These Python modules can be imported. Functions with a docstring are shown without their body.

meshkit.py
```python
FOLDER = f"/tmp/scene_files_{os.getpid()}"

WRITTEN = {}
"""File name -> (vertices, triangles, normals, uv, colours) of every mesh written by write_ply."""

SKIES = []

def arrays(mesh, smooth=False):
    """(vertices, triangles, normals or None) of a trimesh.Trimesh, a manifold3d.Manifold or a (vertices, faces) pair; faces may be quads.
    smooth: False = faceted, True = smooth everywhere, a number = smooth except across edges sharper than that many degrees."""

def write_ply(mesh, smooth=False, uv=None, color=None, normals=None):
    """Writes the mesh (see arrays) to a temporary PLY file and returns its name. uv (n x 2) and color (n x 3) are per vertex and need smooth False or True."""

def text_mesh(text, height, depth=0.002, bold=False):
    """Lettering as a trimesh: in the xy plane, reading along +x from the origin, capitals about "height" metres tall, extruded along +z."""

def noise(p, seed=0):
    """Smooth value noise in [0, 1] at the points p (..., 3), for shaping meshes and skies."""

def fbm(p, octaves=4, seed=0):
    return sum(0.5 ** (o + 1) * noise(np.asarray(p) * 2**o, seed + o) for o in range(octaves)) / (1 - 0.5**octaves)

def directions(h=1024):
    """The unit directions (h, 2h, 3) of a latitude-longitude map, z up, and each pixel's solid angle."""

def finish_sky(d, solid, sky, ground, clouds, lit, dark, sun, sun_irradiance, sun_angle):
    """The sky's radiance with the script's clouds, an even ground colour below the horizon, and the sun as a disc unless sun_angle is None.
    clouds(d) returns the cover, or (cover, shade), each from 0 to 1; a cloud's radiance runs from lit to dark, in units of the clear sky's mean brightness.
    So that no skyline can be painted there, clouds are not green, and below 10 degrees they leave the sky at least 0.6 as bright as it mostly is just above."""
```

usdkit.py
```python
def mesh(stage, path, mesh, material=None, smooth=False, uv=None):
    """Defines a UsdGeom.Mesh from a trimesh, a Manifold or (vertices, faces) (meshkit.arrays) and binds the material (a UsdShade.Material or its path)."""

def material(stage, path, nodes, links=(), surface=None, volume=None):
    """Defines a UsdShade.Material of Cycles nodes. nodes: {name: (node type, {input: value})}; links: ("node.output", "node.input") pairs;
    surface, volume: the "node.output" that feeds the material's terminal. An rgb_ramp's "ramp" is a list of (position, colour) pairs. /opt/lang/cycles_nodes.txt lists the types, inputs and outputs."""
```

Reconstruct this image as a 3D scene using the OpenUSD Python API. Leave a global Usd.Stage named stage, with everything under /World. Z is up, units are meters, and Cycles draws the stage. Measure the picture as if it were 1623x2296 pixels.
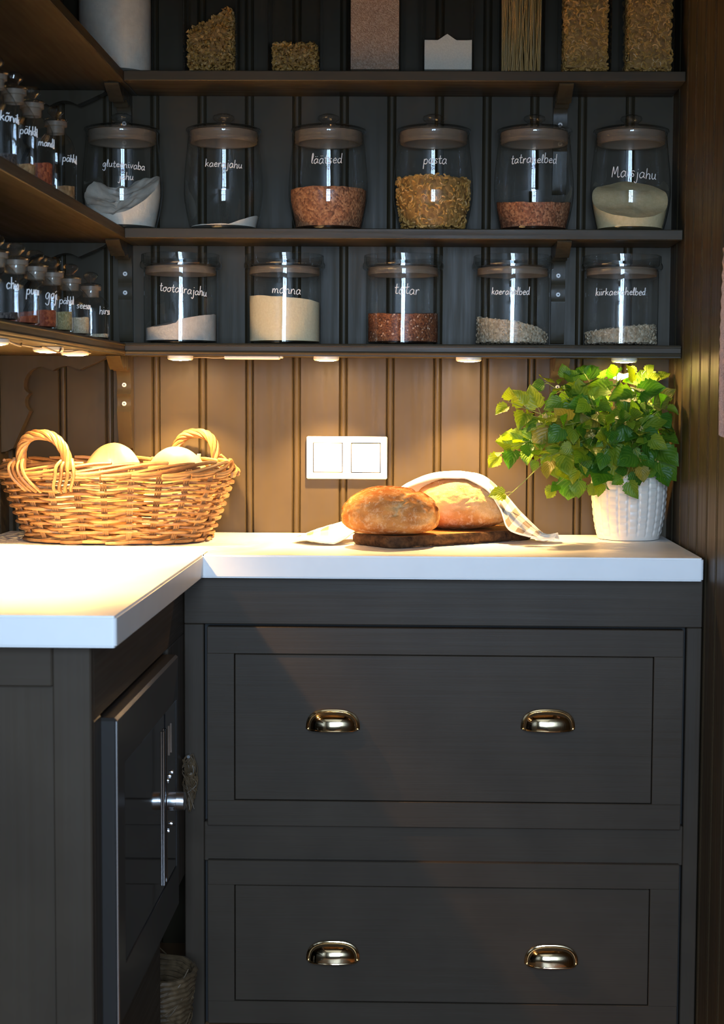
import math, random
import numpy as np, trimesh, usdkit, meshkit
from pxr import Usd, UsdGeom, UsdLux, Gf, Sdf, UsdShade, Vt

stage = Usd.Stage.CreateInMemory()
UsdGeom.SetStageUpAxis(stage, 'Z')
UsdGeom.Xform.Define(stage, '/World')
UsdGeom.Scope.Define(stage, '/World/Looks')
rng = np.random.RandomState(7)
random.seed(7)

# ---------------------------------------------------------------- camera
F_PX, PPX, ROLL, PITCH, YAW = 3568.9, 879.44, 0.0057, -0.0695, -0.0172
EYE = np.array([0.1126, -3.3693, 1.1747])
cam = UsdGeom.Camera.Define(stage, '/World/camera')
HA = 22.3
cam.CreateHorizontalApertureAttr(HA)
cam.CreateVerticalApertureAttr(HA * 2296 / 1623)
cam.CreateFocalLengthAttr(HA * F_PX / 1623)
cam.CreateHorizontalApertureOffsetAttr(-(PPX - 811.5) / 1623 * HA)
cam.CreateFStopAttr(8.0)
cam.CreateFocusDistanceAttr(3.2)
cam.CreateExposureAttr(0.0)
_cy, _sy, _cp, _sp = math.cos(YAW), math.sin(YAW), math.cos(PITCH), math.sin(PITCH)
_f = np.array([_sy * _cp, _cy * _cp, _sp]); _r = np.array([_cy, -_sy, 0]); _u = np.cross(_r, _f)
_c, _s = math.cos(ROLL), math.sin(ROLL)
_R, _U = _c * _r + _s * _u, -_s * _r + _c * _u
m4 = np.eye(4); m4[0, :3], m4[1, :3], m4[2, :3], m4[3, :3] = _R, _U, -_f, EYE
cam.AddTransformOp().Set(Gf.Matrix4d(*m4.ravel().tolist()))

# ---------------------------------------------------------------- light levels
DAY = dict(color=(0.54, 0.76, 1.06), intensity=33.0)      # daylight in the window behind the camera
LAMP_COLOR, LAMP_POWER, LAMP_CONE = (1.0, 0.58, 0.20), 13000.0, 50.0        # warm puck lamps under the lowest shelf


def area_light(path, w, h, color, intensity, xf):
    l = UsdLux.RectLight.Define(stage, path)
    l.CreateWidthAttr(w); l.CreateHeightAttr(h); l.CreateColorAttr(Gf.Vec3f(*color)); l.CreateIntensityAttr(intensity)
    l.AddTransformOp().Set(xf)
    return l


# rect lights shine along local -z: turn it to world +y
_rot = Gf.Matrix4d(1, 0, 0, 0, 0, 0, 1, 0, 0, -1, 0, 0, 0, 0, 0, 1)
for _i, _x in enumerate((-0.07, 0.36)):
    _m = Gf.Matrix4d(_rot); _m.SetTranslateOnly(Gf.Vec3d(_x, -4.170, 1.49))
    area_light('/World/daylight' + ('' if not _i else '_001'), 0.38, 1.42, DAY['color'], DAY['intensity'], _m)

# ---------------------------------------------------------------- helpers
_names = {}


def numbered(parent, name):
    k = _names.get((parent, name), -1) + 1
    _names[(parent, name)] = k
    return f'{parent}/{name}' if k == 0 else f'{parent}/{name}_{k:03d}'


def tag(p, label=None, cat=None, group=None, kind=None):
    p = p.GetPrim() if hasattr(p, 'GetPrim') else p
    for k, v in (('label', label), ('category', cat), ('group', group), ('kind', kind)):
        if v:
            p.SetCustomDataByKey(k, v)
    return p


def thing(name, label, cat, loc=(0, 0, 0), rz=0.0, group=None, kind=None):
    x = UsdGeom.Xform.Define(stage, numbered('/World', name))
    x.AddTranslateOp().Set(Gf.Vec3d(*map(float, loc)))
    if rz:
        x.AddRotateZOp().Set(math.degrees(rz))
    return tag(x, label, cat, group, kind)


def part(name, mesh, mat, parent=None, label=None, kind=None, smooth=35, uv=None):
    base = '/World' if parent is None else str(parent.GetPath())
    return tag(usdkit.mesh(stage, numbered(base, name), mesh, mat, smooth=smooth, uv=uv), label, None, None, kind)


def cat(ms):
    return trimesh.util.concatenate([m for m in ms])


def cbox(x0, x1, y0, y1, z0, z1, b=0.002):
    """A box with chamfered edges."""
    p = []
    for sx in (0, 1):
        for sy in (0, 1):
            for sz in (0, 1):
                q = np.array([(x0, x1)[sx], (y0, y1)[sy], (z0, z1)[sz]], float)
                d = np.array([b * (1 - 2 * sx), b * (1 - 2 * sy), b * (1 - 2 * sz)])
                for k in range(3):
                    e = d.copy(); e[k] = 0
                    p.append(q + e)
    return trimesh.convex.convex_hull(np.array(p))


def extrude(poly, axis, a, b):
    """poly: 2-D outline, pushed from a to b along the axis ('x': poly is (y,z); 'y': (x,z); 'z': (x,y))."""
    from shapely.geometry import Polygon
    g = Polygon(poly)
    g = g if g.is_valid else g.buffer(0)
    m = trimesh.creation.extrude_polygon(g, b - a, engine='earcut')
    v = np.array(m.vertices)
    if axis == 'x':
        m.vertices = np.stack([v[:, 2] + a, v[:, 0], v[:, 1]], 1)
    elif axis == 'y':
        m.vertices = np.stack([v[:, 0], v[:, 2] + a, v[:, 1]], 1)
        m.invert()
    else:
        m.vertices = v + [0, 0, a]
    return m


def lathe(prof, n=48, closed=True, center=(0, 0)):
    """Turns an outline of (r, z) points about z. closed joins the last point to the first."""
    prof = np.asarray(prof, float)
    t = np.arange(n) * 2 * np.pi / n
    k = len(prof)
    v = np.stack([prof[:, 0:1] * np.cos(t) + center[0], prof[:, 0:1] * np.sin(t) + center[1], np.repeat(prof[:, 1:2], n, 1)], -1).reshape(-1, 3)
    f = []
    for i in range(k if closed else k - 1):
        j = (i + 1) % k
        a = np.arange(n); b = (a + 1) % n
        f.append(np.stack([i * n + a, i * n + b, j * n + b, j * n + a], 1))
    q = np.vstack(f)
    m = trimesh.Trimesh(v, np.vstack([q[:, [0, 1, 2]], q[:, [0, 2, 3]]]), process=True)
    m.update_faces(m.nondegenerate_faces())
    if m.is_watertight and m.volume < 0:
        m.invert()
    return m


def smooth_line(p, n):
    """A Catmull-Rom curve through the points p, n samples."""
    p = np.asarray(p, float)
    if len(p) == 2:
        return p[0] + (p[1] - p[0]) * np.linspace(0, 1, n)[:, None]
    q = np.vstack([2 * p[0] - p[1], p, 2 * p[-1] - p[-2]])
    out = []
    for u in np.linspace(0, len(p) - 1 - 1e-9, n):
        i = int(u); t = u - i
        a, b, c, d = q[i:i + 4]
        out.append(0.5 * (2 * b + (c - a) * t + (2 * a - 5 * b + 4 * c - d) * t * t + (3 * b - a - 3 * c + d) * t ** 3))
    return np.array(out)


def tube(p, r, sides=8, flat=None, up=None):
    """A tube along the polyline p with radius r (a number or one per point) and closed, rounded-off ends."""
    p = np.asarray(p, float); n = len(p)
    r = np.broadcast_to(np.asarray(r, float), (n,))
    t = np.gradient(p, axis=0); t /= np.linalg.norm(t, axis=1, keepdims=True) + 1e-12
    a = np.zeros_like(p)
    ref = np.array([0, 0, 1.0]) if abs(t[0, 2]) < 0.9 else np.array([1.0, 0, 0])
    x = np.cross(t[0], ref)
    for i in range(n):
        if up is not None:
            x = np.cross(t[i], up)
        x = x - t[i] * x.dot(t[i]); x /= np.linalg.norm(x) + 1e-12
        a[i] = x
    b = np.cross(t, a)
    ang = np.arange(sides) * 2 * np.pi / sides
    fl = 1.0 if flat is None else flat
    v = p[:, None] + r[:, None, None] * (np.cos(ang)[None, :, None] * a[:, None] + fl * np.sin(ang)[None, :, None] * b[:, None])
    i, j = np.meshgrid(np.arange(n - 1), np.arange(sides), indexing='ij')
    q = np.stack([i * sides + j, i * sides + (j + 1) % sides, (i + 1) * sides + (j + 1) % sides, (i + 1) * sides + j], -1).reshape(-1, 4)
    v = np.vstack([v.reshape(-1, 3), p[0] - t[0] * r[0] * 0.4, p[-1] + t[-1] * r[-1] * 0.4])
    c0, c1, s = n * sides, n * sides + 1, np.arange(sides)
    f = np.vstack([q[:, [0, 1, 2]], q[:, [0, 2, 3]], np.stack([np.full(sides, c0), (s + 1) % sides, s], 1), np.stack([np.full(sides, c1), (n - 1) * sides + s, (n - 1) * sides + (s + 1) % sides], 1)])
    m = trimesh.Trimesh(v, f, process=False)
    return m


def moved(m, d):
    m = m.copy(); m.apply_translation(d); return m


def rot(m, axis, ang, point=None):
    m = m.copy(); m.apply_transform(trimesh.transformations.rotation_matrix(ang, axis, point)); return m


def grid_mesh(P):
    """A surface from a (u, v, 3) array."""
    nu, nv = P.shape[:2]
    i, j = np.meshgrid(np.arange(nu - 1), np.arange(nv - 1), indexing='ij')
    a = i * nv + j
    q = np.stack([a, a + nv, a + nv + 1, a + 1], -1).reshape(-1, 4)
    return trimesh.Trimesh(P.reshape(-1, 3), np.vstack([q[:, [0, 1, 2]], q[:, [0, 2, 3]]]), process=False)


# ---------------------------------------------------------------- materials
def mat(name, nodes, links, surface='p.BSDF'):
    return usdkit.material(stage, '/World/Looks/' + name, nodes, links, surface=surface)


def plain(name, color, rough=0.5, metal=0.0, spec=0.5, **kw):
    return mat(name, {'p': ('principled_bsdf', dict(base_color=color, roughness=rough, metallic=metal, specular_ior_level=spec, **kw))}, [])


def paint(name, c0, c1, grain, rough=0.42, bump=0.35, spec=0.16):
    """Brushed paint on wood: grain = noise scale along x, y, z (small along the fibre)."""
    return mat(name, {
        'g': ('geometry', {}),
        'm': ('mapping', dict(scale=grain)),
        'n': ('noise_texture', dict(scale=1.0, detail=5.0, roughness=0.6)),
        'b': ('noise_texture', dict(scale=9.0, detail=3.0)),
        'r': ('rgb_ramp', {'ramp': [(0.3, c0), (0.75, c1)]}),
        'rr': ('map_range', dict(from_min=0.3, from_max=0.7, to_min=rough - 0.08, to_max=rough + 0.1)),
        'u': ('bump', dict(strength=bump, distance=0.0015)),
        'p': ('principled_bsdf', dict(specular_ior_level=spec)),
    }, [('g.position', 'm.vector'), ('m.vector', 'n.vector'), ('g.position', 'b.vector'), ('b.fac', 'r.fac'), ('r.color', 'p.base_color'),
        ('n.fac', 'rr.value'), ('rr.result', 'p.roughness'), ('n.fac', 'u.height'), ('u.normal', 'p.normal')])


def speckled(name, cols, scale, rough=0.7, bump=0.6, dist=0.002, kind='voronoi'):
    """Grains, flour and crumbs: colour by cell and relief by the distance to the cell's centre."""
    n = {'g': ('geometry', {}),
         'v': ('voronoi_texture', dict(scale=scale)),
         's': ('separate_color', {}),
         'r': ('rgb_ramp', {'ramp': cols}),
         'u': ('bump', dict(strength=bump, distance=dist, invert=True)),
         'p': ('principled_bsdf', dict(roughness=rough))}
    return mat(name, n, [('g.position', 'v.vector'), ('v.color', 's.color'), ('s.r', 'r.fac'), ('r.color', 'p.base_color'), ('v.distance', 'u.height'), ('u.normal', 'p.normal')])


def powder(name, c0, c1, scale=60, rough=0.9, bump=0.5):
    return mat(name, {'g': ('geometry', {}), 'n': ('noise_texture', dict(scale=scale, detail=6.0, roughness=0.65)),
                      'r': ('rgb_ramp', {'ramp': [(0.3, c0), (0.7, c1)]}), 'u': ('bump', dict(strength=bump, distance=0.002)),
                      'p': ('principled_bsdf', dict(roughness=rough, specular_ior_level=0.15))},
               [('g.position', 'n.vector'), ('n.fac', 'r.fac'), ('r.color', 'p.base_color'), ('n.fac', 'u.height'), ('u.normal', 'p.normal')])


def thin_glass(name, tint, edge, rough=0.0, f0=0.045):
    return mat(name, {
        'w': ('layer_weight', dict(blend=0.5)),
        'pw': ('math', dict(math_type='power', value2=5.0)),
        'mu': ('math', dict(math_type='multiply_add', value2=1 - f0, value3=f0)),
        'r': ('rgb_ramp', {'ramp': [(0.0, tint), (0.75, tint), (1.0, edge)]}),
        't': ('transparent_bsdf', {}),
        'g': ('glossy_bsdf', dict(color=(0.95, 0.97, 1.0), roughness=rough)),
        'x': ('mix_closure', {}),
    }, [('w.facing', 'pw.value1'), ('pw.value', 'mu.value1'), ('w.facing', 'r.fac'), ('r.color', 't.color'), ('mu.value', 'x.fac'), ('t.BSDF', 'x.closure1'), ('g.BSDF', 'x.closure2')], surface='x.closure')


WALL_PAINT = paint('wall_paint', (0.046, 0.0345, 0.0190), (0.057, 0.0430, 0.0240), (60, 60, 3), 0.42, 0.1)
CAB_X = paint('cabinet_paint_flat_grain', (0.051, 0.037, 0.0255), (0.063, 0.046, 0.0315), (2, 60, 110), 0.42, 0.16)
CAB_Z = paint('cabinet_paint_upright_grain', (0.051, 0.037, 0.0255), (0.063, 0.046, 0.0315), (110, 60, 2), 0.42, 0.12)
CAB_Y = paint('cabinet_paint_deep_grain', (0.051, 0.037, 0.0255), (0.063, 0.046, 0.0315), (90, 3, 140), 0.45, 0.12)
SHELF_X = paint('shelf_paint', (0.046, 0.036, 0.0215), (0.057, 0.044, 0.0265), (4, 70, 120), 0.42, 0.14)
SHELF_Y = paint('side_shelf_paint', (0.046, 0.036, 0.0215), (0.057, 0.044, 0.0265), (70, 4, 120), 0.42, 0.14)
BRACKET_PAINT = paint('bracket_paint', (0.046, 0.036, 0.0215), (0.057, 0.044, 0.0265), (50, 50, 6), 0.3, 0.2)
COUNTER = mat('countertop_white', {'g': ('geometry', {}), 'n': ('noise_texture', dict(scale=14, detail=4)), 'r': ('rgb_ramp', {'ramp': [(0.3, (0.80, 0.79, 0.77)), (0.7, (0.84, 0.83, 0.81))]}),
                                   'p': ('principled_bsdf', dict(roughness=0.38, specular_ior_level=0.4))}, [('g.position', 'n.vector'), ('n.fac', 'r.fac'), ('r.color', 'p.base_color')])
GLASS = thin_glass('jar_glass', (0.975, 0.98, 0.975), (0.45, 0.47, 0.45))
GLASS_LID = thin_glass('lid_glass', (0.95, 0.955, 0.95), (0.35, 0.36, 0.35), 0.02, 0.06)
SEAL = mat('frosted_seal', {'t': ('transparent_bsdf', dict(color=(0.9, 0.86, 0.8))), 'd': ('principled_bsdf', dict(base_color=(0.36, 0.28, 0.205), roughness=0.4)), 'x': ('mix_closure', dict(fac=0.34))},
           [('t.BSDF', 'x.closure1'), ('d.BSDF', 'x.closure2')], surface='x.closure')
INK = plain('white_pen', (0.85, 0.80, 0.75), 0.7)
FLOUR = powder('white_flour', (0.68, 0.59, 0.47), (0.78, 0.69, 0.56))
FLOUR_GREY = powder('greyish_flour', (0.52, 0.45, 0.37), (0.64, 0.56, 0.47), 90)
SEMOLINA = powder('semolina', (0.72, 0.57, 0.34), (0.80, 0.66, 0.41), 200, bump=0.3)
CORN = powder('corn_flour', (0.62, 0.47, 0.24), (0.72, 0.56, 0.31), 150, bump=0.3)
SUGAR = powder('white_sugar', (0.72, 0.63, 0.50), (0.80, 0.71, 0.57), 260)
BUCKWHEAT = speckled('buckwheat', [(0, (0.10, 0.025, 0.008)), (0.5, (0.21, 0.06, 0.018)), (0.92, (0.30, 0.10, 0.03)), (1, (0.7, 0.45, 0.3))], 300)
LENTIL = speckled('lentils', [(0, (0.16, 0.055, 0.02)), (0.5, (0.30, 0.12, 0.05)), (1, (0.42, 0.20, 0.09))], 230)
BUCKFLAKE = speckled('buckwheat_flakes', [(0, (0.15, 0.05, 0.02)), (0.5, (0.29, 0.10, 0.04)), (1, (0.42, 0.19, 0.09))], 260)
SPICE = speckled('reddish_meal', [(0, (0.34, 0.20, 0.12)), (0.6, (0.44, 0.28, 0.18)), (1, (0.52, 0.36, 0.25))], 420)
OATS = speckled('oat_bed', [(0, (0.30, 0.21, 0.12)), (0.5, (0.42, 0.32, 0.2)), (1, (0.55, 0.45, 0.31))], 190, bump=1.0)
OAT_A = plain('oat_flake_pale', (0.62, 0.50, 0.34), 0.7)
OAT_B = plain('oat_flake_tan', (0.45, 0.33, 0.20), 0.7)
PASTA = plain('dry_pasta', (0.50, 0.26, 0.06), 0.45)
PASTA_B = plain('dry_pasta_pale', (0.60, 0.33, 0.10), 0.45)
PASTA_BED = speckled('pasta_bed', [(0, (0.22, 0.10, 0.02)), (1, (0.42, 0.21, 0.05))], 120, bump=1.0)
SPAGHETTI = plain('spaghetti_straw', (0.52, 0.30, 0.08), 0.4)
SEEDS_DARK = speckled('dark_seeds', [(0, (0.03, 0.022, 0.02)), (1, (0.12, 0.09, 0.07))], 380)
SEEDS_RED = speckled('red_berries', [(0, (0.20, 0.03, 0.01)), (1, (0.42, 0.10, 0.03))], 190)
SEEDS_PALE = speckled('pale_seeds', [(0, (0.50, 0.40, 0.24)), (1, (0.68, 0.58, 0.40))], 330)
SEEDS_BROWN = speckled('brown_nuts', [(0, (0.25, 0.12, 0.04)), (1, (0.48, 0.28, 0.12))], 150)
SEEDS_GREEN = speckled('olive_grain', [(0, (0.25, 0.21, 0.08)), (1, (0.42, 0.36, 0.18))], 300)
CERAMIC = plain('pot_glaze', (0.76, 0.68, 0.59), 0.25, 0.0, 0.4)
SOIL = speckled('soil', [(0, (0.02, 0.014, 0.01)), (1, (0.06, 0.04, 0.03))], 160)
WHITE_PLASTIC = plain('white_plastic', (0.82, 0.81, 0.76), 0.3)
STEEL = plain('brushed_steel', (0.62, 0.62, 0.63), 0.28, 1.0)
CHROME = plain('chrome_trim', (0.75, 0.76, 0.78), 0.15, 1.0)
SCREW = plain('screw_white', (0.80, 0.78, 0.74), 0.35)
SCREW_DARK = plain('screw_socket', (0.03, 0.03, 0.03), 0.5)
PULL = plain('polished_nickel_brass', (0.80, 0.61, 0.37), 0.09, 1.0)
BLACK_GLASS = plain('black_glass', (0.012, 0.012, 0.013), 0.06, 0.0, 0.7)
BLACK_GLOSS = plain('black_gloss_enamel', (0.030, 0.026, 0.023), 0.3, 0.0, 0.3)
DARK_IN = plain('dark_interior', (0.02, 0.018, 0.016), 0.7)
LENS = mat('lamp_lens', {'e': ('emission', dict(color=(1.0, 0.60, 0.24), strength=430.0))}, [], surface='e.emission')
CABLE = plain('cable_grey', (0.30, 0.24, 0.18), 0.5)
FLOOR_MAT = paint('floor_oak', (0.20, 0.10, 0.045), (0.30, 0.16, 0.075), (40, 3, 40), 0.35, 0.2)
CEIL = plain('ceiling_paint', (0.40, 0.34, 0.26), 0.7)
MELON = mat('yellow_melon_skin', {'g': ('geometry', {}), 'n': ('noise_texture', dict(scale=24, detail=4)), 'r': ('rgb_ramp', {'ramp': [(0.3, (0.86, 0.66, 0.24)), (0.7, (0.88, 0.76, 0.40))]}),
                                  'p': ('principled_bsdf', dict(roughness=0.35, subsurface_weight=0.2, subsurface_scale=0.01))}, [('g.position', 'n.vector'), ('n.fac', 'r.fac'), ('r.color', 'p.base_color')])
GARLIC = plain('pale_onion_skin', (0.80, 0.70, 0.52), 0.5)


def wicker(name, c0, c1):
    return mat(name, {'g': ('geometry', {}), 'n': ('noise_texture', dict(scale=70, detail=4)), 'r': ('rgb_ramp', {'ramp': [(0.25, c0), (0.75, c1)]}), 'u': ('bump', dict(strength=0.3, distance=0.001)),
                      'p': ('principled_bsdf', dict(roughness=0.5))}, [('g.position', 'n.vector'), ('n.fac', 'r.fac'), ('r.color', 'p.base_color'), ('n.fac', 'u.height'), ('u.normal', 'p.normal')])


WICKERS = [wicker('wicker_honey', (0.19, 0.09, 0.031), (0.32, 0.165, 0.064)), wicker('wicker_pale', (0.25, 0.13, 0.05), (0.37, 0.215, 0.092)), wicker('wicker_brown', (0.14, 0.06, 0.022), (0.24, 0.118, 0.045))]
STRAW = wicker('dry_straw', (0.055, 0.034, 0.016), (0.16, 0.10, 0.05))
CRUST = mat('bread_crust', {
    'g': ('geometry', {}), 'n': ('noise_texture', dict(scale=22, detail=6, roughness=0.6)), 'n2': ('noise_texture', dict(scale=85, detail=7, roughness=0.75)),
    'a': ('attribute', dict(attribute='bake')), 'm': ('math', dict(math_type='multiply_add', value2=0.75)), 'm2': ('math', dict(math_type='multiply', value2=0.34)),
    'r': ('rgb_ramp', {'ramp': [(0.10, (0.70, 0.46, 0.22)), (0.34, (0.56, 0.28, 0.09)), (0.60, (0.40, 0.145, 0.036)), (0.9, (0.22, 0.065, 0.016))]}),
    'fl': ('rgb_ramp', {'ramp': [(0.50, (0, 0, 0)), (0.64, (1, 1, 1))]}), 'mx': ('mix', dict(color2=(0.72, 0.55, 0.36))), 'mf': ('math', dict(math_type='multiply', value2=0.5)),
    'u': ('bump', dict(strength=0.9, distance=0.004)), 'p': ('principled_bsdf', dict(roughness=0.85, specular_ior_level=0.08))},
    [('g.position', 'n.vector'), ('g.position', 'n2.vector'), ('n.fac', 'm2.value1'), ('a.fac', 'm.value1'), ('m2.value', 'm.value3'), ('m.value', 'r.fac'), ('r.color', 'mx.color1'), ('n2.fac', 'fl.fac'), ('fl.color', 'mf.value1'), ('mf.value', 'mx.fac'),
     ('mx.color', 'p.base_color'), ('n2.fac', 'u.height'), ('u.normal', 'p.normal')])
BOARD_WOOD = paint('board_wood', (0.20, 0.085, 0.03), (0.32, 0.15, 0.055), (90, 12, 60), 0.45, 0.3)
BARK = powder('bark', (0.016, 0.008, 0.005), (0.115, 0.056, 0.024), 75, 0.8, 1.0)
CLOTH = mat('checked_linen', {
    'c': ('uvmap', dict(attribute='st')), 's': ('separate_xyz', {}),
    'mu': ('math', dict(math_type='multiply', value2=1.0)), 'fu': ('math', dict(math_type='fraction')), 'cu': ('math', dict(math_type='less_than', value2=0.5)),
    'fv': ('math', dict(math_type='fraction')), 'cv': ('math', dict(math_type='less_than', value2=0.5)),
    'bu': ('math', dict(math_type='greater_than', value2=0.0)), 'ad': ('math', dict(math_type='add')), 'hf': ('math', dict(math_type='multiply', value2=0.46)),
    'at': ('attribute', dict(attribute='check')), 'ml': ('math', dict(math_type='multiply')),
    'mx': ('mix', dict(color1=(0.80, 0.77, 0.71), color2=(0.17, 0.105, 0.055))),
    'w': ('wave_texture', dict(scale=900.0, bands_direction='x')), 'p': ('principled_bsdf', dict(roughness=0.85, sheen_weight=0.3, specular_ior_level=0.2))},
    [('c.UV', 's.vector'), ('s.x', 'fu.value1'), ('fu.value', 'cu.value1'), ('s.y', 'fv.value1'), ('fv.value', 'cv.value1'), ('cu.value', 'ad.value1'), ('cv.value', 'ad.value2'),
     ('ad.value', 'hf.value1'), ('hf.value', 'ml.value1'), ('at.fac', 'ml.value2'), ('ml.value', 'mx.fac'), ('mx.color', 'p.base_color')])
TERRY = mat('pink_terry', {'g': ('geometry', {}), 'n': ('noise_texture', dict(scale=420, detail=2)), 'r': ('rgb_ramp', {'ramp': [(0.3, (0.32, 0.17, 0.13)), (0.7, (0.56, 0.36, 0.29))]}), 'u': ('bump', dict(strength=1.0, distance=0.003)),
                           'p': ('principled_bsdf', dict(roughness=0.95, sheen_weight=0.5))}, [('g.position', 'n.vector'), ('n.fac', 'r.fac'), ('r.color', 'p.base_color'), ('n.fac', 'u.height'), ('u.normal', 'p.normal')])


def leaf_mat(name, c0, c1, vein):
    return mat(name, {
        'c': ('uvmap', dict(attribute='st')), 's': ('separate_xyz', {}),
        'ab': ('math', dict(math_type='absolute')), 've': ('math', dict(math_type='multiply_add', value2=-0.9)), 'sc': ('math', dict(math_type='multiply', value2=30.0)), 'sn': ('math', dict(math_type='sine')),
        'r': ('rgb_ramp', {'ramp': [(0.0, c0), (0.78, c1), (0.93, vein), (1.0, vein)]}), 'mr': ('map_range', dict(from_min=-1.0, from_max=1.0, to_min=0.0, to_max=1.0)),
        'u': ('bump', dict(strength=0.4, distance=0.0010, invert=True)),
        'p': ('principled_bsdf', dict(roughness=0.42, specular_ior_level=0.4)), 't': ('translucent_bsdf', {}), 'hs': ('hsv', dict(saturation=1.1, value=1.35)), 'x': ('mix_closure', dict(fac=0.42))},
        [('c.UV', 's.vector'), ('s.x', 'ab.value1'), ('ab.value', 've.value1'), ('s.y', 've.value3'), ('ve.value', 'sc.value1'), ('sc.value', 'sn.value1'), ('sn.value', 'mr.value'), ('mr.result', 'r.fac'),
         ('r.color', 'p.base_color'), ('r.color', 'hs.color'), ('hs.color', 't.color'), ('mr.result', 'u.height'), ('u.normal', 'p.normal'), ('p.BSDF', 'x.closure1'), ('t.BSDF', 'x.closure2')], surface='x.closure')


LEAVES = [leaf_mat('leaf_green', (0.095, 0.205, 0.014), (0.105, 0.22, 0.016), (0.14, 0.25, 0.03)), leaf_mat('leaf_dark_green', (0.045, 0.145, 0.013), (0.05, 0.155, 0.014), (0.075, 0.18, 0.022)),
          leaf_mat('leaf_yellow_green', (0.17, 0.255, 0.016), (0.18, 0.27, 0.018), (0.23, 0.31, 0.03)), leaf_mat('leaf_bronze', (0.18, 0.18, 0.022), (0.20, 0.19, 0.024), (0.25, 0.23, 0.04))]
STEM = plain('stem_green', (0.24, 0.28, 0.06), 0.5)
BLOOM = plain('seed_head', (0.42, 0.33, 0.10), 0.7)

# ---------------------------------------------------------------- the setting
P_, G0 = 0.0992, -0.4470                      # board pitch of the panelling; where one bead lies
XL, XR, ROOM_Y, CEIL_Z = -0.7618, 0.6340, -4.25, 2.55
ZC, CT, YF = 0.8945, 0.0421, -0.4984          # worktop: top, thickness, front
XC, YN, XCE = -0.2798, -1.3261, 0.6267        # worktop: inner corner, near end, right end
Z1T, Z1B, Z2T, Z2B, Z3T, Z3B = 1.8278, 1.8076, 1.5180, 1.4975, 1.2892, 1.2653
YS, XS = -0.1646, -0.4821                     # front of the back shelves, front of the left shelves


def board_profile(w):
    """Cross-section of a tongued board with a bead at its start: along the wall, and depth (negative = into the room)."""
    g = 0.0050
    pts = [(0, g), (0.0022, 0.0010), (0.0040, -0.0004), (0.0069, -0.0010), (0.0098, -0.0004), (0.0116, 0.0010), (0.0138, g), (0.0165, 0.0), (w - 0.0028, 0.0), (w - 0.0002, g), (w - 0.0002, 0.016), (0, 0.016)]
    return pts


def structure(name):
    return tag(UsdGeom.Xform.Define(stage, '/World/' + name), None, None, None, 'structure')


wb = structure('wall_back')
x = G0 - 4 * P_ - 0.0069
while x < XR + 0.01:
    a, b = max(x, XL - 0.012), min(x + P_, XR + 0.012)
    if b - a > 0.02:
        pr = [(min(max(px + x, a), b), py) for px, py in board_profile(P_)]
        part('plank', extrude(pr, 'z', 0.0, CEIL_Z), WALL_PAINT, wb, smooth=25)
    x += P_
part('backing_board', cbox(XL - 0.06, XR + 0.06, 0.016, 0.06, 0, CEIL_Z), WALL_PAINT, wb)
wr, wl = structure('wall_right'), structure('wall_left')
for k in range(14):
    pr = board_profile(P_)
    s = 0.0285 - (k + 1) * P_
    part('plank', extrude([(XR + py, min(s + P_ - px, -0.0005)) for px, py in pr], 'z', 0.0, CEIL_Z), WALL_PAINT, wr, smooth=25)
    part('plank', extrude([(XL - py, min(s + P_ - px, -0.0005)) for px, py in pr], 'z', 0.0, CEIL_Z), WALL_PAINT, wl, smooth=25)
e = 0.0285 - 14 * P_
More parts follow.
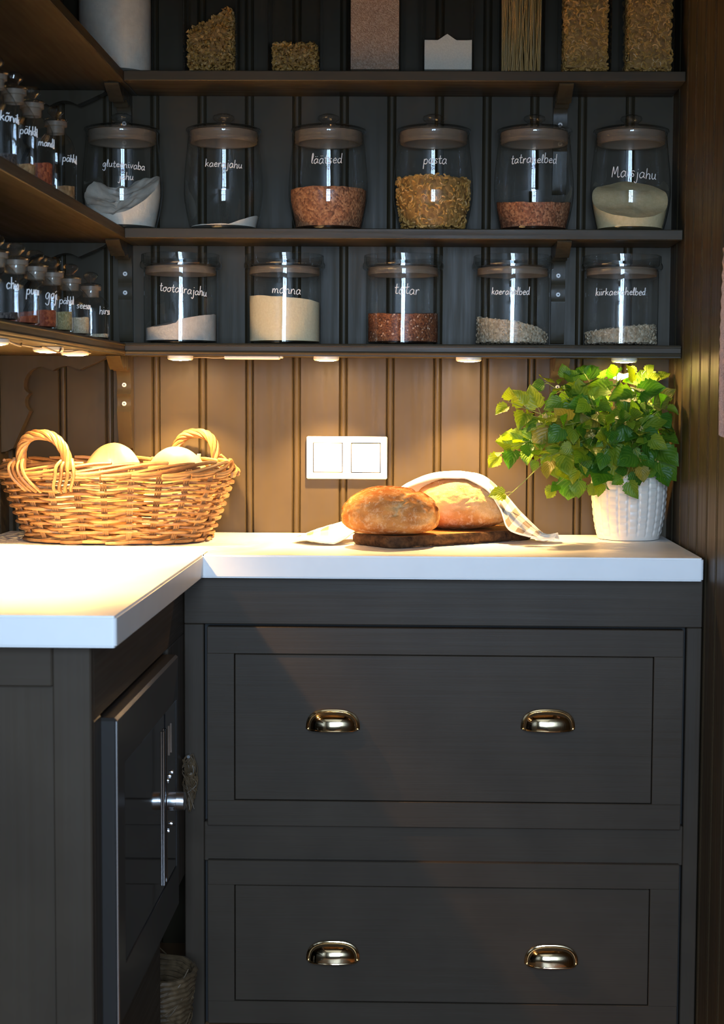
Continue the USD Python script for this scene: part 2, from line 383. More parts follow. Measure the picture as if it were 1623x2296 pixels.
part('plain_panel', cbox(XR, XR + 0.016, ROOM_Y, e, 0, CEIL_Z), WALL_PAINT, wr)
part('plain_panel', cbox(XL - 0.016, XL, ROOM_Y, e, 0, CEIL_Z), WALL_PAINT, wl)
part('backing_board', cbox(XR + 0.016, XR + 0.06, ROOM_Y, 0.016, 0, CEIL_Z), WALL_PAINT, wr)
part('backing_board', cbox(XL - 0.06, XL - 0.016, ROOM_Y, 0.016, 0, CEIL_Z), WALL_PAINT, wl)
tag(part('floor', cbox(XL - 0.06, XR + 0.06, ROOM_Y - 0.06, 0.06, -0.05, 0), FLOOR_MAT), kind='structure')
tag(part('ceiling', cbox(XL - 0.06, XR + 0.06, ROOM_Y - 0.06, 0.06, CEIL_Z, CEIL_Z + 0.05), CEIL), kind='structure')
tag(part('shade_beam_1', cbox(XL + 0.0005, XR - 0.0005, -1.64, -1.52, 1.70, CEIL_Z - 0.0005, 0.004), WALL_PAINT), kind='structure')   # added unseen header beam, keeps window light off the upper shelves
wn = structure('wall_rear')
DX0, DX1, DZ1 = -0.30, 0.59, 2.25
part('panel', cbox(XL - 0.06, DX0, ROOM_Y - 0.06, ROOM_Y, 0, CEIL_Z), WALL_PAINT, wn)
part('panel', cbox(DX1, XR + 0.06, ROOM_Y - 0.06, ROOM_Y, 0, CEIL_Z), WALL_PAINT, wn)
part('lintel', cbox(DX0, DX1, ROOM_Y - 0.06, ROOM_Y, DZ1, CEIL_Z), WALL_PAINT, wn)
part('apron', cbox(DX0, DX1, ROOM_Y - 0.06, ROOM_Y, 0, 0.72), WALL_PAINT, wn)
dr = structure('window_1')
for a, b in ((DX0, DX0 + 0.035), (0.13, 0.16), (DX1 - 0.035, DX1)):
    part('stile', cbox(a, b, ROOM_Y - 0.01, ROOM_Y + 0.095, 0.72, DZ1), CEIL, dr)
for a, b in ((0.72, 0.78), (1.24, 1.265), (1.72, 1.745), (2.20, 2.25)):
    part('rail', cbox(DX0, DX1, ROOM_Y - 0.01, ROOM_Y + 0.092, a, b), CEIL, dr)
for a, b in ((DX0 + 0.036, 0.129), (0.161, DX1 - 0.036)):
    part('pane', cbox(a, b, ROOM_Y + 0.040, ROOM_Y + 0.044, 0.77, 2.21, 0.0005), GLASS, dr)

# ---------------------------------------------------------------- worktop, shelves, brackets
from shapely.geometry import Polygon, Point
Lp = Polygon([(XL + 0.001, -0.001), (XCE, -0.001), (XCE, YF), (XC, YF), (XC, YN), (XL + 0.001, YN)])
Lp = Lp.buffer(-0.006).buffer(0.006, quad_segs=6)


def slab(poly, z0, z1, b):
    rings = []
    inner = poly.buffer(-b, join_style=2)
    m = trimesh.creation.extrude_polygon(poly, z1 - z0 - 2 * b, engine='earcut'); m.apply_translation([0, 0, z0 + b])
    t1 = trimesh.creation.extrude_polygon(inner, z1 - z0, engine='earcut'); t1.apply_translation([0, 0, z0])
    import manifold3d
    A = [manifold3d.Manifold(manifold3d.Mesh(np.array(q.vertices, np.float32), np.array(q.faces, np.uint32))) for q in (m, t1)]
    return A[0] + A[1]


ct = tag(part('countertop', slab(Lp, ZC - CT, ZC, 0.003), COUNTER, smooth=False), 'thick white L-shaped worktop running along the back wall and down the left', 'worktop')
part('joint', cbox(XC - 0.0008, XC + 0.0008, YF + 0.002, YF + 0.06, ZC - 0.002, ZC + 0.0002, 0.0001), DARK_IN, ct)

names3 = ['highest', 'middle', 'lowest']
for (zt, zb), n in zip(((Z1T, Z1B), (Z2T, Z2B), (Z3T, Z3B)), names3):
    s = thing('wall_shelf', {'highest': 'dark painted shelf at the top of the back wall under tall jars', 'middle': 'dark painted shelf on the back wall holding the round-bellied jars', 'lowest': 'dark painted shelf with moulded front edge and lamps beneath on the back wall'}[n], 'shelf', (0, 0, zb), group=None)
    h = zt - zb
    part('board', cbox(XS + 0.0006, XR - 0.002, YS + (0.004 if n == 'lowest' else 0), -0.0015, 0, h, 0.0015), SHELF_X, s)
    l = thing('side_shelf', {'highest': 'dark painted left-hand shelf highest up, seen from below', 'middle': 'dark painted left-hand shelf carrying the tall stoppered bottles', 'lowest': 'dark painted left-hand shelf with lamps beneath and small bottles on it'}[n], 'shelf', (0, 0, zb))
    part('board', cbox(XL + 0.0015, XS - (0.004 if n == 'lowest' else 0), YN - 0.02, -0.0015, 0, h, 0.0015), SHELF_Y, l)
    if n == 'lowest':
        prof = [(0.0045, h - 0.001), (-0.001, h - 0.001), (-0.0025, h - 0.004), (-0.0025, h - 0.0055), (0.0, h - 0.0065), (0.0, 0.0085), (-0.002, 0.0075), (-0.003, 0.005), (-0.002, 0.0025), (0.0, 0.0015), (0.0, -0.0015), (0.0045, -0.0015)]
        part('edge_moulding', extrude([(YS + a, b) for a, b in prof], 'x', XS + 0.0004, XR - 0.002), SHELF_X, s)
        part('edge_moulding', extrude([(XS - a, b) for a, b in prof], 'y', YN - 0.02, YS - 0.0032), SHELF_Y, l)

BR = [(0.221, 0.0), (0.217, -0.006), (0.165, -0.029), (0.150, -0.0225), (0.137, -0.021), (0.122, -0.0245), (0.109, -0.031), (0.092, -0.024), (0.080, -0.0235), (0.066, -0.0295), (0.055, -0.041), (0.0495, -0.057), (0.0505, -0.070), (0.0600, -0.0785),
      (0.0530, -0.087), (0.0510, -0.096), (0.0530, -0.106), (0.0600, -0.115), (0.0326, -0.175), (0.0255, -0.192), (0.012, -0.199), (0.0, -0.201)]


def bracket(x, y, zs, side, label):
    """A fretted shelf bracket. side: 'back' (fixed to the back wall) or 'left' (fixed to the left wall)."""
    t = thing('shelf_bracket', label, 'bracket', (x, y, zs), group='wooden shelf brackets')
    slim = side == 'back' and zs > 1.4
    fine = smooth_line(BR[:3], 5).tolist() + smooth_line(BR[2:7], 16).tolist()[1:] + smooth_line(BR[6:14], 26).tolist()[1:] + smooth_line(BR[13:18], 14).tolist()[1:] + BR[18:]
    depth = lambda a: a if side == 'left' else 0.68 * a if not slim else a * (0.30 + 0.38 * float(np.clip((a - 0.06) / 0.15, 0, 1)))
    poly = [(0, 0)] + [(depth(a), b) for a, b in fine]
    w = 0.0145
    if side == 'back':
        part('body', extrude([(-a - 0.0012, b - 0.0004) for a, b in poly], 'x', -w, w), BRACKET_PAINT, t, smooth=30)
        for dz, yy in ((-0.0597, -0.0345), (-0.099, -0.0357)) if not slim else ((-0.0597, -0.0157), (-0.099, -0.0164)):
            hd = lathe([(0.0014, 0), (0.0048, 0), (0.0048, 0.0018), (0.0036, 0.0030), (0.0018, 0.0030), (0.0014, 0.0016)], 20)
            sc = part('screw', moved(rot(hd, [1, 0, 0], math.pi / 2), [0, yy, dz]), SCREW, t)
            part('socket', moved(rot(lathe([(0, 0), (0.0017, 0), (0.0017, 0.0016), (0, 0.0016)], 12), [1, 0, 0], math.pi / 2), [0, yy, dz]), SCREW_DARK, sc)
    else:
        part('body', extrude([(a + 0.0012, b - 0.0004) for a, b in poly], 'y', -w, w), BRACKET_PAINT, t, smooth=30)


for zs, n in ((Z1B, 'highest'), (Z2B, 'middle'), (Z3B, 'lowest')):
    bracket(-0.508, 0, zs, 'back', f'scrolled wooden bracket with two screws under the {n} back shelf, near the corner')
    bracket(0.3985, 0, zs, 'back', f'scrolled wooden bracket with two screws under the {n} back shelf, right side')
    bracket(XL, -0.05, zs, 'left', f'fretted wooden bracket under the {n} left-hand shelf')

# ---------------------------------------------------------------- drawer cabinet on the back wall
YD = -0.4717
dc = thing('drawer_cabinet', 'dark grey cabinet with two wide drawers under the back worktop', 'cabinet', (0, 0, 0))
ZB = ZC - CT - 0.0006
part('stile', cbox(-0.3205, -0.2845, YD + 0.012, YD + 0.034, 0.0, 0.7625, 0.0015), CAB_Z, dc)
part('stile', cbox(0.6045, XR - 0.002, YD + 0.012, YD + 0.034, 0.0, 0.7625, 0.0015), CAB_Z, dc)
part('top_rail', cbox(-0.3205, XR - 0.002, YD + 0.0105, YD + 0.034, 0.7632, ZB, 0.0015), CAB_X, dc)
part('mid_rail', cbox(-0.2840, 0.6040, YD + 0.0125, YD + 0.034, 0.318, 0.392, 0.0015), CAB_X, dc)
part('carcass', cbox(-0.3205, XR - 0.002, YD + 0.036, -0.004, 0.0, ZB), DARK_IN, dc)


def cup_pull(parent, x, z):
    n, mth = 26, 12
    a, b, c = 0.0455, 0.024, 0.033
    P = np.zeros((n + 1, mth + 1, 3))
    for i in range(n + 1):
        u = math.pi * i / n
        for j in range(mth + 1):
            v = 0.5 * math.pi * j / mth
            ex = 0.72
            sgn = lambda t, q: math.copysign(abs(t) ** q, t)
            rr = sgn(math.cos(v), 0.85)
            P[i, j] = (a * sgn(math.cos(u), ex) * rr, -b * math.sin(v) ** 0.8, c * sgn(math.sin(u), ex) * rr)
    # the shell: an outer and a slightly smaller inner skin
    outer = grid_mesh(P); inner = grid_mesh(P * [0.95, 0.93, 0.95]); inner.invert()
    shell = cat([outer, inner])
    pts = []
    arc = np.array([(a * math.copysign(abs(math.cos(u)) ** 0.72, math.cos(u)) * 1.04, -0.0012, c * math.sin(u) ** 0.72 * 1.05) for u in np.linspace(0, math.pi, 60)])
    flange = tube(arc, 0.0026, 8)
    lip = tube(np.array([(a * math.cos(u), -b * math.sin(u) ** 0.7, 0.0) for u in np.linspace(0, math.pi, 50)]), 0.0016, 8)
    m = cat([shell, flange, lip])
    m.apply_translation([x, YD - 0.0008, z])
    part('cup_pull', m, PULL, parent, smooth=40, label='polished metal cup pull')


def drawer(z0, z1, pz0, pz1, pulls):
    d = 0.012
    x0, x1, px0, px1 = -0.2767, 0.5973, -0.2267, 0.5438
    fr = part('drawer', cat([cbox(x0, x1, YD, YD + 0.02, pz1, z1, 0.0012), cbox(x0, x1, YD, YD + 0.02, z0, pz0, 0.0012), cbox(x0, px0, YD, YD + 0.02, pz0 - 0.0005, pz1 + 0.0005, 0.0008), cbox(px1, x1, YD, YD + 0.02, pz0 - 0.0005, pz1 + 0.0005, 0.0008)]), CAB_X, dc)
    part('panel', cbox(px0 + 0.0012, px1 - 0.0012, YD + 0.0022, YD + 0.012, pz0 + 0.0012, pz1 - 0.0012, 0.0012), CAB_X, fr)
    for x, z in pulls:
        cup_pull(fr, x, z)
    # visible gap behind the front is dark
    return fr


drawer(0.388, 0.7595, 0.4358, 0.7097, ((-0.0444, 0.5715), (0.3510, 0.5752)))
drawer(-0.0 + 0.012, 0.3225, 0.055, 0.276, ((-0.0430, 0.1362), (0.3626, 0.1335)))

# ---------------------------------------------------------------- cabinet on the left, with built-in microwave
FX = -0.3210
YE = -1.2900
lc = thing('side_cabinet', 'dark grey cabinet under the left worktop with panelled end', 'cabinet', (0, 0, 0))
part('end_stile', cbox(-0.3720, FX, YE, YE + 0.02, 0.0, ZB, 0.002), CAB_Z, lc)
part('end_stile', cbox(XL + 0.003, XL + 0.055, YE, YE + 0.02, 0.0, ZB, 0.002), CAB_Z, lc)
part('end_rail', cbox(XL + 0.0555, -0.3725, YE + 0.0004, YE + 0.02, 0.7945, ZB, 0.002), CAB_X, lc)
part('end_rail', cbox(XL + 0.0555, -0.3725, YE + 0.0004, YE + 0.02, 0.0, 0.10, 0.002), CAB_X, lc)
part('end_panel', cbox(XL + 0.0555, -0.3725, YE + 0.010, YE + 0.02, 0.1005, 0.794, 0.0005), CAB_Z, lc)
part('face_rail', cbox(FX - 0.02, FX - 0.0003, YE + 0.0205, -0.439, 0.7450, ZB, 0.0015), CAB_Y, lc)
part('face_stile', cbox(FX - 0.02, FX - 0.0003, YE + 0.0205, -1.2235, 0.0, 0.7445, 0.0015), CAB_Z, lc)
part('face_stile', cbox(FX - 0.02, FX - 0.0003, -0.640, -0.439, 0.29, 0.7445, 0.0015), CAB_Z, lc)
part('niche_rail', cbox(FX - 0.02, FX - 0.001, -1.223, -0.641, 0.270, 0.292, 0.0015), CAB_Y, lc)
part('lower_front', cbox(FX - 0.02, FX - 0.001, -1.223, -0.735, 0.031, 0.269, 0.0015), CAB_Y, lc)
part('niche_floor', cbox(XL + 0.02, FX - 0.001, -1.223, -0.445, 0.0, 0.03, 0.0015), CAB_Y, lc)
part('back_panel', cbox(XL + 0.003, XL + 0.018, YE + 0.03, -0.445, 0.0, ZB), DARK_IN, lc)

mw = thing('microwave', 'black built-in microwave with round steel dial set in the left cabinet', 'microwave', (0, 0, 0))
MX, MY0, MY1, MZ0, MZ1 = -0.3000, -1.2210, -0.6650, 0.3000, 0.7390
import manifold3d


def _mf(m):
    return manifold3d.Manifold(manifold3d.Mesh(np.array(m.vertices, np.float32), np.array(m.faces, np.uint32)))


part('frame', _mf(cbox(FX - 0.012, MX, MY0, MY1, MZ0, MZ1, 0.004)) - _mf(cbox(FX - 0.03, MX + 0.02, -1.1660, -0.690, 0.3760, 0.6650, 0.001)), BLACK_GLOSS, mw)
part('edge_glint', tube(np.array([(MX - 0.0012, MY0 + 0.0012, MZ0 + 0.004), (MX - 0.0012, MY0 + 0.0012, MZ1 - 0.004)]), 0.0026, 10), STEEL, mw, label='steel strip added as the window glint along the frame edge')  # added strip drawing the window's glint on the rounded frame edge
part('casing', cbox(XL + 0.06, FX - 0.013, MY0 + 0.02, MY1 - 0.02, MZ0 + 0.01, MZ1 - 0.03), DARK_IN, mw)
do = part('door', cbox(FX - 0.010, MX - 0.0012, -1.1652, -0.8120, 0.3768, 0.6642, 0.002), BLACK_GLASS, mw, label='black glass microwave door')
for y in (-0.8290, -0.8065):
    part('trim_strip', cbox(MX - 0.0015, MX + 0.0025, y - 0.0022, y + 0.0022, 0.384, 0.640, 0.0012), CHROME, do if y < -0.81 else mw)
cp = part('control_panel', cbox(FX - 0.010, MX - 0.0012, -0.8030, -0.6908, 0.3768, 0.6642, 0.002), BLACK_GLASS, mw, label='black control panel beside the door')
for y in (-0.764, -0.742):
    part('display_edge', cbox(MX - 0.0015, MX + 0.0006, y - 0.001, y + 0.001, 0.585, 0.635, 0.0003), CHROME, cp)
for y, z in ((-0.785, 0.548), (-0.762, 0.550), (-0.738, 0.551), (-0.780, 0.462), (-0.748, 0.466)):
    part('button', moved(rot(lathe([(0, 0), (0.0045, 0), (0.0040, 0.003), (0, 0.0036)], 14), [0, 1, 0], math.pi / 2), [MX - 0.0012, y, z]), CHROME, cp)
part('dial', moved(rot(lathe([(0, 0), (0.0155, 0), (0.0155, 0.012), (0.0150, 0.0125), (0.0150, 0.0135), (0.0155, 0.014), (0.0150, 0.0255), (0.0135, 0.0265), (0, 0.0265)], 40), [0, 1, 0], math.pi / 2), [MX - 0.001, -0.765, 0.5085]), STEEL, mw, label='round brushed steel dial')

# ---------------------------------------------------------------- puck lamps under the lowest shelves
def puck(x, y, label, cable=None):
    t = thing('puck_lamp', label, 'lamp', (x, y, Z3B - 0.0004), group='puck lamps under the lowest shelves')
    part('ring', lathe([(0.0, -0.0005), (0.0260, -0.0005), (0.0262, -0.006), (0.0240, -0.0088), (0.0208, -0.0088), (0.0208, -0.0030), (0.0, -0.0030)], 36), WHITE_PLASTIC, t)
    part('lens', lathe([(0.0, -0.0034), (0.0204, -0.0034), (0.0204, -0.0080), (0.0150, -0.0100), (0.0, -0.0108)], 32), LENS, t)
    d = UsdLux.SphereLight.Define(stage, str(t.GetPath()) + '/glow')
    d.CreateRadiusAttr(0.008); d.CreateColorAttr(Gf.Vec3f(*LAMP_COLOR)); d.CreateIntensityAttr(LAMP_POWER)
    sh = UsdLux.ShapingAPI.Apply(d.GetPrim()); sh.CreateShapingConeAngleAttr(LAMP_CONE); sh.CreateShapingConeSoftnessAttr(0.65)
    d.AddTranslateOp().Set(Gf.Vec3d(0, 0, -0.0200))
    if cable is not None:
        part('cable', tube(smooth_line(cable, 24), 0.0016, 6), CABLE, t)


puck(-0.376, -0.126, 'small round puck lamp under the back shelf nearest the corner')
puck(-0.079, -0.126, 'small round puck lamp under the back shelf above the light switch')
puck(0.210, -0.126, 'small round puck lamp under the back shelf above the bread')
puck(0.525, -0.122, 'small round puck lamp under the back shelf above the plant')
puck(-0.525, -0.430, 'small round puck lamp under the left shelf, farthest back', [(0.024, 0, -0.002), (0.034, -0.03, -0.006), (0.03, -0.09, -0.003), (0.012, -0.13, -0.007), (0.0, -0.16, -0.003)])
puck(-0.530, -0.620, 'small round puck lamp with dangling cable under the left shelf, middle one', [(0.024, -0.01, -0.003), (0.030, -0.06, -0.011), (0.02, -0.12, -0.004), (0.03, -0.2, -0.008), (0.012, -0.3, -0.004)])
puck(-0.530, -0.985, 'small round puck lamp under the left shelf, nearest the viewer', [(0.020, 0.02, -0.003), (0.030, 0.05, -0.009), (0.020, 0.10, -0.004)])
sb = thing('driver_strip', 'thin pale lamp driver strip screwed under the back shelf', 'strip', (-0.2300, -0.120, Z3B - 0.0004))
part('cover', cbox(-0.056, 0.056, -0.014, 0.014, -0.0070, 0, 0.0015), WHITE_PLASTIC, sb)
part('cable', tube(smooth_line([(-0.056, 0, -0.003), (-0.075, 0.006, -0.004), (-0.10, 0.002, -0.003), (-0.124, 0.018, -0.003)], 16), 0.0015, 6), CABLE, sb)
part('end_cap', cbox(0.0562, 0.0625, -0.011, 0.011, -0.0045, 0, 0.001), WHITE_PLASTIC, sb)

# ---------------------------------------------------------------- handwriting
GL = {
    'a': (1.0, [[(.80, .85), (.45, 1), (.1, .62), (.12, .15), (.42, .0), (.78, .45), (.82, .95), (.80, .3), (1.0, .02)]]),
    'b': (.95, [[(.12, 2.0), (.12, .1), (.14, .6), (.5, 1), (.82, .7), (.75, .2), (.4, 0), (.12, .2)]]),
    'c': (.85, [[(.8, .8), (.45, 1), (.1, .55), (.35, 0), (.85, .2)]]),
    'd': (1.0, [[(.80, .8), (.42, .95), (.1, .5), (.35, .0), (.78, .45), (.82, 2.0), (.82, .3), (1.0, .0)]]),
    'e': (.85, [[(.12, .5), (.75, .62), (.5, 1), (.12, .6), (.3, .05), (.85, .15)]]),
    'f': (.7, [[(.7, 1.8), (.4, 1.9), (.3, 1.2), (.3, -.6)], [(.05, .9), (.6, .95)]]),
    'g': (1.0, [[(.80, .85), (.45, 1), (.1, .62), (.15, .15), (.5, .05), (.8, .9), (.8, -.6), (.5, -1.0), (.1, -.7)]]),
    'h': (.95, [[(.12, 1.9), (.12, 0), (.2, .6), (.5, .95), (.76, .7), (.76, 0), (.95, .1)]]),
    'i': (.4, [[(.15, .95), (.15, .2), (.4, .05)], [(.15, 1.45), (.17, 1.52)]]),
    'j': (.55, [[(.35, .95), (.38, -.5), (.2, -1.0), (-.1, -.75)], [(.35, 1.45), (.37, 1.52)]]),
    'k': (.95, [[(.12, 1.9), (.12, 0)], [(.75, 1.0), (.15, .5), (.45, .45), (.9, 0)]]),
    'l': (.45, [[(.12, .2), (.35, 1.5), (.2, 2.0), (.1, 1.4), (.15, .2), (.45, .05)]]),
    'm': (1.4, [[(.1, .95), (.12, 0), (.2, .6), (.42, .95), (.6, .6), (.6, 0), (.68, .6), (.95, .95), (1.15, .6), (1.15, .1), (1.4, .05)]]),
    'n': (1.0, [[(.1, .95), (.12, 0), (.2, .6), (.5, .95), (.76, .65), (.76, .1), (1.0, .05)]]),
    'o': (.95, [[(.5, 1), (.12, .7), (.15, .15), (.5, 0), (.82, .4), (.75, .85), (.5, 1), (.95, .95)]]),
    'p': (.95, [[(.12, 1), (.12, -1.0), (.13, .5), (.45, 1), (.8, .75), (.75, .2), (.4, 0), (.14, .2)]]),
    'r': (.75, [[(.1, .95), (.14, 0), (.2, .6), (.45, .95), (.72, .85)]]),
    's': (.75, [[(.68, .88), (.38, 1), (.16, .75), (.58, .38), (.5, .05), (.1, .08)]]),
    't': (.7, [[(.32, 1.7), (.28, .3), (.45, 0), (.72, .12)], [(.0, 1.05), (.68, 1.12)]]),
    'u': (1.0, [[(.12, .95), (.15, .2), (.42, 0), (.75, .4), (.78, .95), (.78, .2), (1.0, .02)]]),
    'v': (.85, [[(.08, .95), (.38, 0), (.75, .98)]]),
    'z': (.85, [[(.1, .95), (.75, .95), (.1, .05), (.8, .05)]]),
    'M': (1.5, [[(.1, 0), (.2, 1.7), (.55, .5), (.95, 1.75), (1.15, .1), (1.5, .1)]]),
}
DOT = lambda x: [(x, 1.42), (x + .03, 1.5)]
for ch, base in (('ä', 'a'), ('ö', 'o'), ('ü', 'u')):
    GL[ch] = (GL[base][0], GL[base][1] + [DOT(.3), DOT(.65)])
GL['õ'] = (GL['o'][0], GL['o'][1] + [[(.15, 1.4), (.35, 1.58), (.6, 1.42), (.85, 1.6)]])


def writing(text, width, slope=0.0, seed=0):
    """The word as polylines, centred, `width` metres wide."""
    r = np.random.RandomState(seed)
    x, out = 0.0, []
    for ch in text:
        w, strokes = GL[ch]
        dy, k = r.uniform(-.08, .08), r.uniform(.92, 1.1)
        for s in strokes:
            p = np.array(s, float) * [1, k]
            p = smooth_line(p, 6 * len(p)) + [x, dy]
            p[:, 0] += 0.12 * p[:, 1]
            out.append(p)
        x += w + .12
    s = width / x
    return [np.stack([(p[:, 0] - x / 2) * s, p[:, 1] * s + slope * (p[:, 0] - x / 2) * s], 1) for p in out]


def lettering(parent, lines, zc, rad, az, pen=0.0009):
    """Pen strokes laid on a round jar: rad(z) is its outer radius, az the direction the label faces."""
    ms = []
    for p in lines:
        z = zc + p[:, 1]
        rr = np.array([rad(q) for q in z]) + pen * 0.35
        th = az + p[:, 0] / rr
        ms.append(tube(np.stack([rr * np.cos(th), rr * np.sin(th), z], 1), pen, 5))
    part('lettering', cat(ms), INK, parent, smooth=60)


# ---------------------------------------------------------------- jars
YJ = -0.0880


def heap(rin, z0, h, n=72, rings=16):
    """A filling: its side follows the jar's inner radius rin(z) up to the height h(x, y), its top is the surface h."""
    t = np.arange(n) * 2 * np.pi / n
    V, lev = [], 10
    for k in range(lev + 1):
        row = []
        for a in t:
            r = rin(z0)
            for _ in range(3):
                zt = max(h(r * math.cos(a), r * math.sin(a)), z0 + 0.0006); z = z0 + (zt - z0) * k / lev; r = rin(z)
            row.append((r * math.cos(a), r * math.sin(a), z))
        V.append(row)
    for k in range(1, rings):
        row = []
        for i, a in enumerate(t):
            q = np.array(V[lev][i][:2]) * (1 - k / rings)
            row.append((q[0], q[1], max(h(*q), z0 + 0.0006)))
        V.append(row)
    V = np.array(V)
    m = V.shape[0]
    v = np.vstack([V.reshape(-1, 3), [[0, 0, max(h(0, 0), z0 + 0.0006)], [0, 0, z0]]])
    f = []
    for k in range(m - 1):
        a = np.arange(n); b = (a + 1) % n
        f += [np.stack([k * n + a, k * n + b, (k + 1) * n + b], 1), np.stack([k * n + a, (k + 1) * n + b, (k + 1) * n + a], 1)]
    a = np.arange(n); b = (a + 1) % n
    f += [np.stack([(m - 1) * n + a, (m - 1) * n + b, np.full(n, m * n)], 1), np.stack([b, a, np.full(n, m * n + 1)], 1)]
    return trimesh.Trimesh(v, np.vstack(f), process=False)


def on_surface(m, count, seed, thick, make, zmin=None):
    """Scatters little solids over the mesh's surface, returns them joined."""
    r = np.random.RandomState(seed)
    st = np.random.get_state(); np.random.seed(seed)
    pts, idx = trimesh.sample.sample_surface(m, count)
    np.random.set_state(st)
    out = []
    nr = m.face_normals
    for p, i in zip(pts, idx):
        q = make(r)
        axis = r.normal(size=3) * 0.9 + nr[i] * 1.2
        T = trimesh.geometry.align_vectors([0, 0, 1], axis / np.linalg.norm(axis))
        q.apply_transform(trimesh.transformations.rotation_matrix(r.uniform(0, 6.28), [0, 0, 1])); q.apply_transform(T)
        q.apply_translation(p - nr[i] * thick)
        out.append(q)
    return cat(out)


def flake(r):
    a = r.uniform(0.0026, 0.0042); b = a * r.uniform(.65, .9)
    m = trimesh.creation.cylinder(1.0, 1.0, sections=8)
    m.vertices *= [a, b, 0.0008]
    return m


def elbow(r):
    R, w = r.uniform(0.0045, 0.0065), r.uniform(0.0018, 0.0024)
    u = np.linspace(0, math.pi * r.uniform(.7, 1.1), 6)
    return tube(np.stack([R * np.cos(u), R * np.sin(u), np.zeros(6)], 1), w, 6)


def twist(r):
    L, w = 0.018, 0.0042
    u = np.linspace(-1, 1, 9)
    P = np.zeros((9, 2, 3))
    for i, q in enumerate(u):
        a = q * 3.2
        P[i, 0] = (w * math.cos(a), w * math.sin(a), q * L / 2); P[i, 1] = (-w * math.cos(a), -w * math.sin(a), q * L / 2)
    m = grid_mesh(P)
    m2 = m.copy(); m2.invert(); m2.vertices += [0.0004, 0.0004, 0]
    m = cat([m, m2])
    m.apply_transform(trimesh.transformations.rotation_matrix(math.pi / 2, [0, 1, 0]))
    return m


def nz(x, y, s, seed):
    return float(meshkit.fbm(np.array([x * s, y * s, seed * 1.7]), 3, seed)) - 0.5


CYL_R, CYL_IN = 0.0755, 0.0722


def cylinder_jar(x, text, tw, tdx, slope, label, hfun, fill_mat, fill_label, seed, bits=None):
    t = thing('storage_jar', label, 'jar', (x, YJ, Z3T + 0.0002), group='cylindrical jars on the lowest shelf')
    part('glass_body', lathe([(0.0, 0.0), (0.0715, 0.0), (CYL_R - 0.001, 0.0012), (CYL_R, 0.004), (CYL_R, 0.1505), (CYL_R - 0.0015, 0.1525), (CYL_IN + 0.0008, 0.1515), (CYL_IN, 0.149)], 72, closed=False), GLASS, t)
    part('seal', lathe([(0.0690, 0.1425), (0.0715, 0.1420), (0.0718, 0.1460), (0.0712, 0.1475), (0.0718, 0.1495), (0.0712, 0.1560), (0.0690, 0.1560)], 64), SEAL, t)
    part('lid', lathe([(0.0, 0.1530), (0.0800, 0.1530), (0.0828, 0.1555), (0.0834, 0.1600), (0.0825, 0.1650), (0.0806, 0.1672), (0.0800, 0.1810), (0.0788, 0.1818), (0.0772, 0.1810), (0.0768, 0.1640), (0.0740, 0.1600), (0.0, 0.1600)], 72), GLASS_LID, t)
    hm = heap(lambda z: CYL_IN - 0.0008, 0.0062, hfun)
    fl = part('contents', hm, fill_mat, t, label=fill_label, kind='stuff', smooth=50)
    if bits:
        part('flakes', on_surface(hm, bits, seed, 0.0008, flake), OAT_A, fl, kind='stuff')
        part('flakes', on_surface(hm, bits, seed + 50, 0.0006, flake), OAT_B, fl, kind='stuff')
    az = -math.pi / 2 + math.atan2(x - EYE[0], 3.28) * -1.0
    ln = writing(text, tw, slope, seed)
    lettering(t, [p + [tdx, 0] for p in ln], 0.0995, lambda z: CYL_R, az)


cylinder_jar(-0.3800, 'tootatrajahu', 0.102, 0.006, -0.10, 'cylindrical glass jar lettered tootatrajahu, sloping greyish flour inside', lambda x, y: 0.047 + 0.19 * x * 1.0 + 0.10 * y * (x < 0) + 0.004 * nz(x, y, 60, 1), FLOUR_GREY, 'greyish flour sloping up to the right', 1)
cylinder_jar(-0.1671, 'manna', 0.060, 0.004, -0.04, 'cylindrical glass jar lettered manna, nearly filled with cream semolina', lambda x, y: 0.094 - 0.06 * x - 0.25 * max(x, 0) ** 1.6 + 0.007 * nz(x, y, 40, 2), SEMOLINA, 'cream semolina', 2)
cylinder_jar(0.0757, 'tatar', 0.052, 0.008, -0.02, 'cylindrical glass jar lettered tatar, half filled with reddish buckwheat', lambda x, y: 0.0640 - 0.25 * y * y * 3 + 0.003 * nz(x, y, 80, 3), BUCKWHEAT, 'red-brown buckwheat', 3)
cylinder_jar(0.2991, 'kaerahelbed', 0.080, -0.004, 0.0, 'cylindrical glass jar lettered kaerahelbed, oat flakes heaped to the left', lambda x, y: 0.046 - 0.16 * x - 2.6 * max(x - 0.005, 0) ** 2 + 0.012 * nz(x, y, 40, 4), OATS, 'oat flakes heaped to the left', 4, 520)
cylinder_jar(0.5211, 'kiirkaerahelbed', 0.108, -0.002, 0.0, 'cylindrical glass jar lettered kiirkaerahelbed, oat flakes rising to the right', lambda x, y: 0.036 + 0.12 * x + 0.010 * nz(x, y, 40, 5), OATS, 'oat flakes rising to the right', 5, 460)

BPROF = [(0.0680, 0.003), (0.0745, 0.030), (0.0800, 0.062), (0.0810, 0.085), (0.0795, 0.115), (0.0760, 0.150), (0.0735, 0.175), (0.0720, 0.190)]
BZ = np.linspace(0.003, 0.190, 28)
BR_ = smooth_line([(z, r) for r, z in BPROF], 60)
brad = lambda z: float(np.interp(z, BR_[:, 0], BR_[:, 1]))


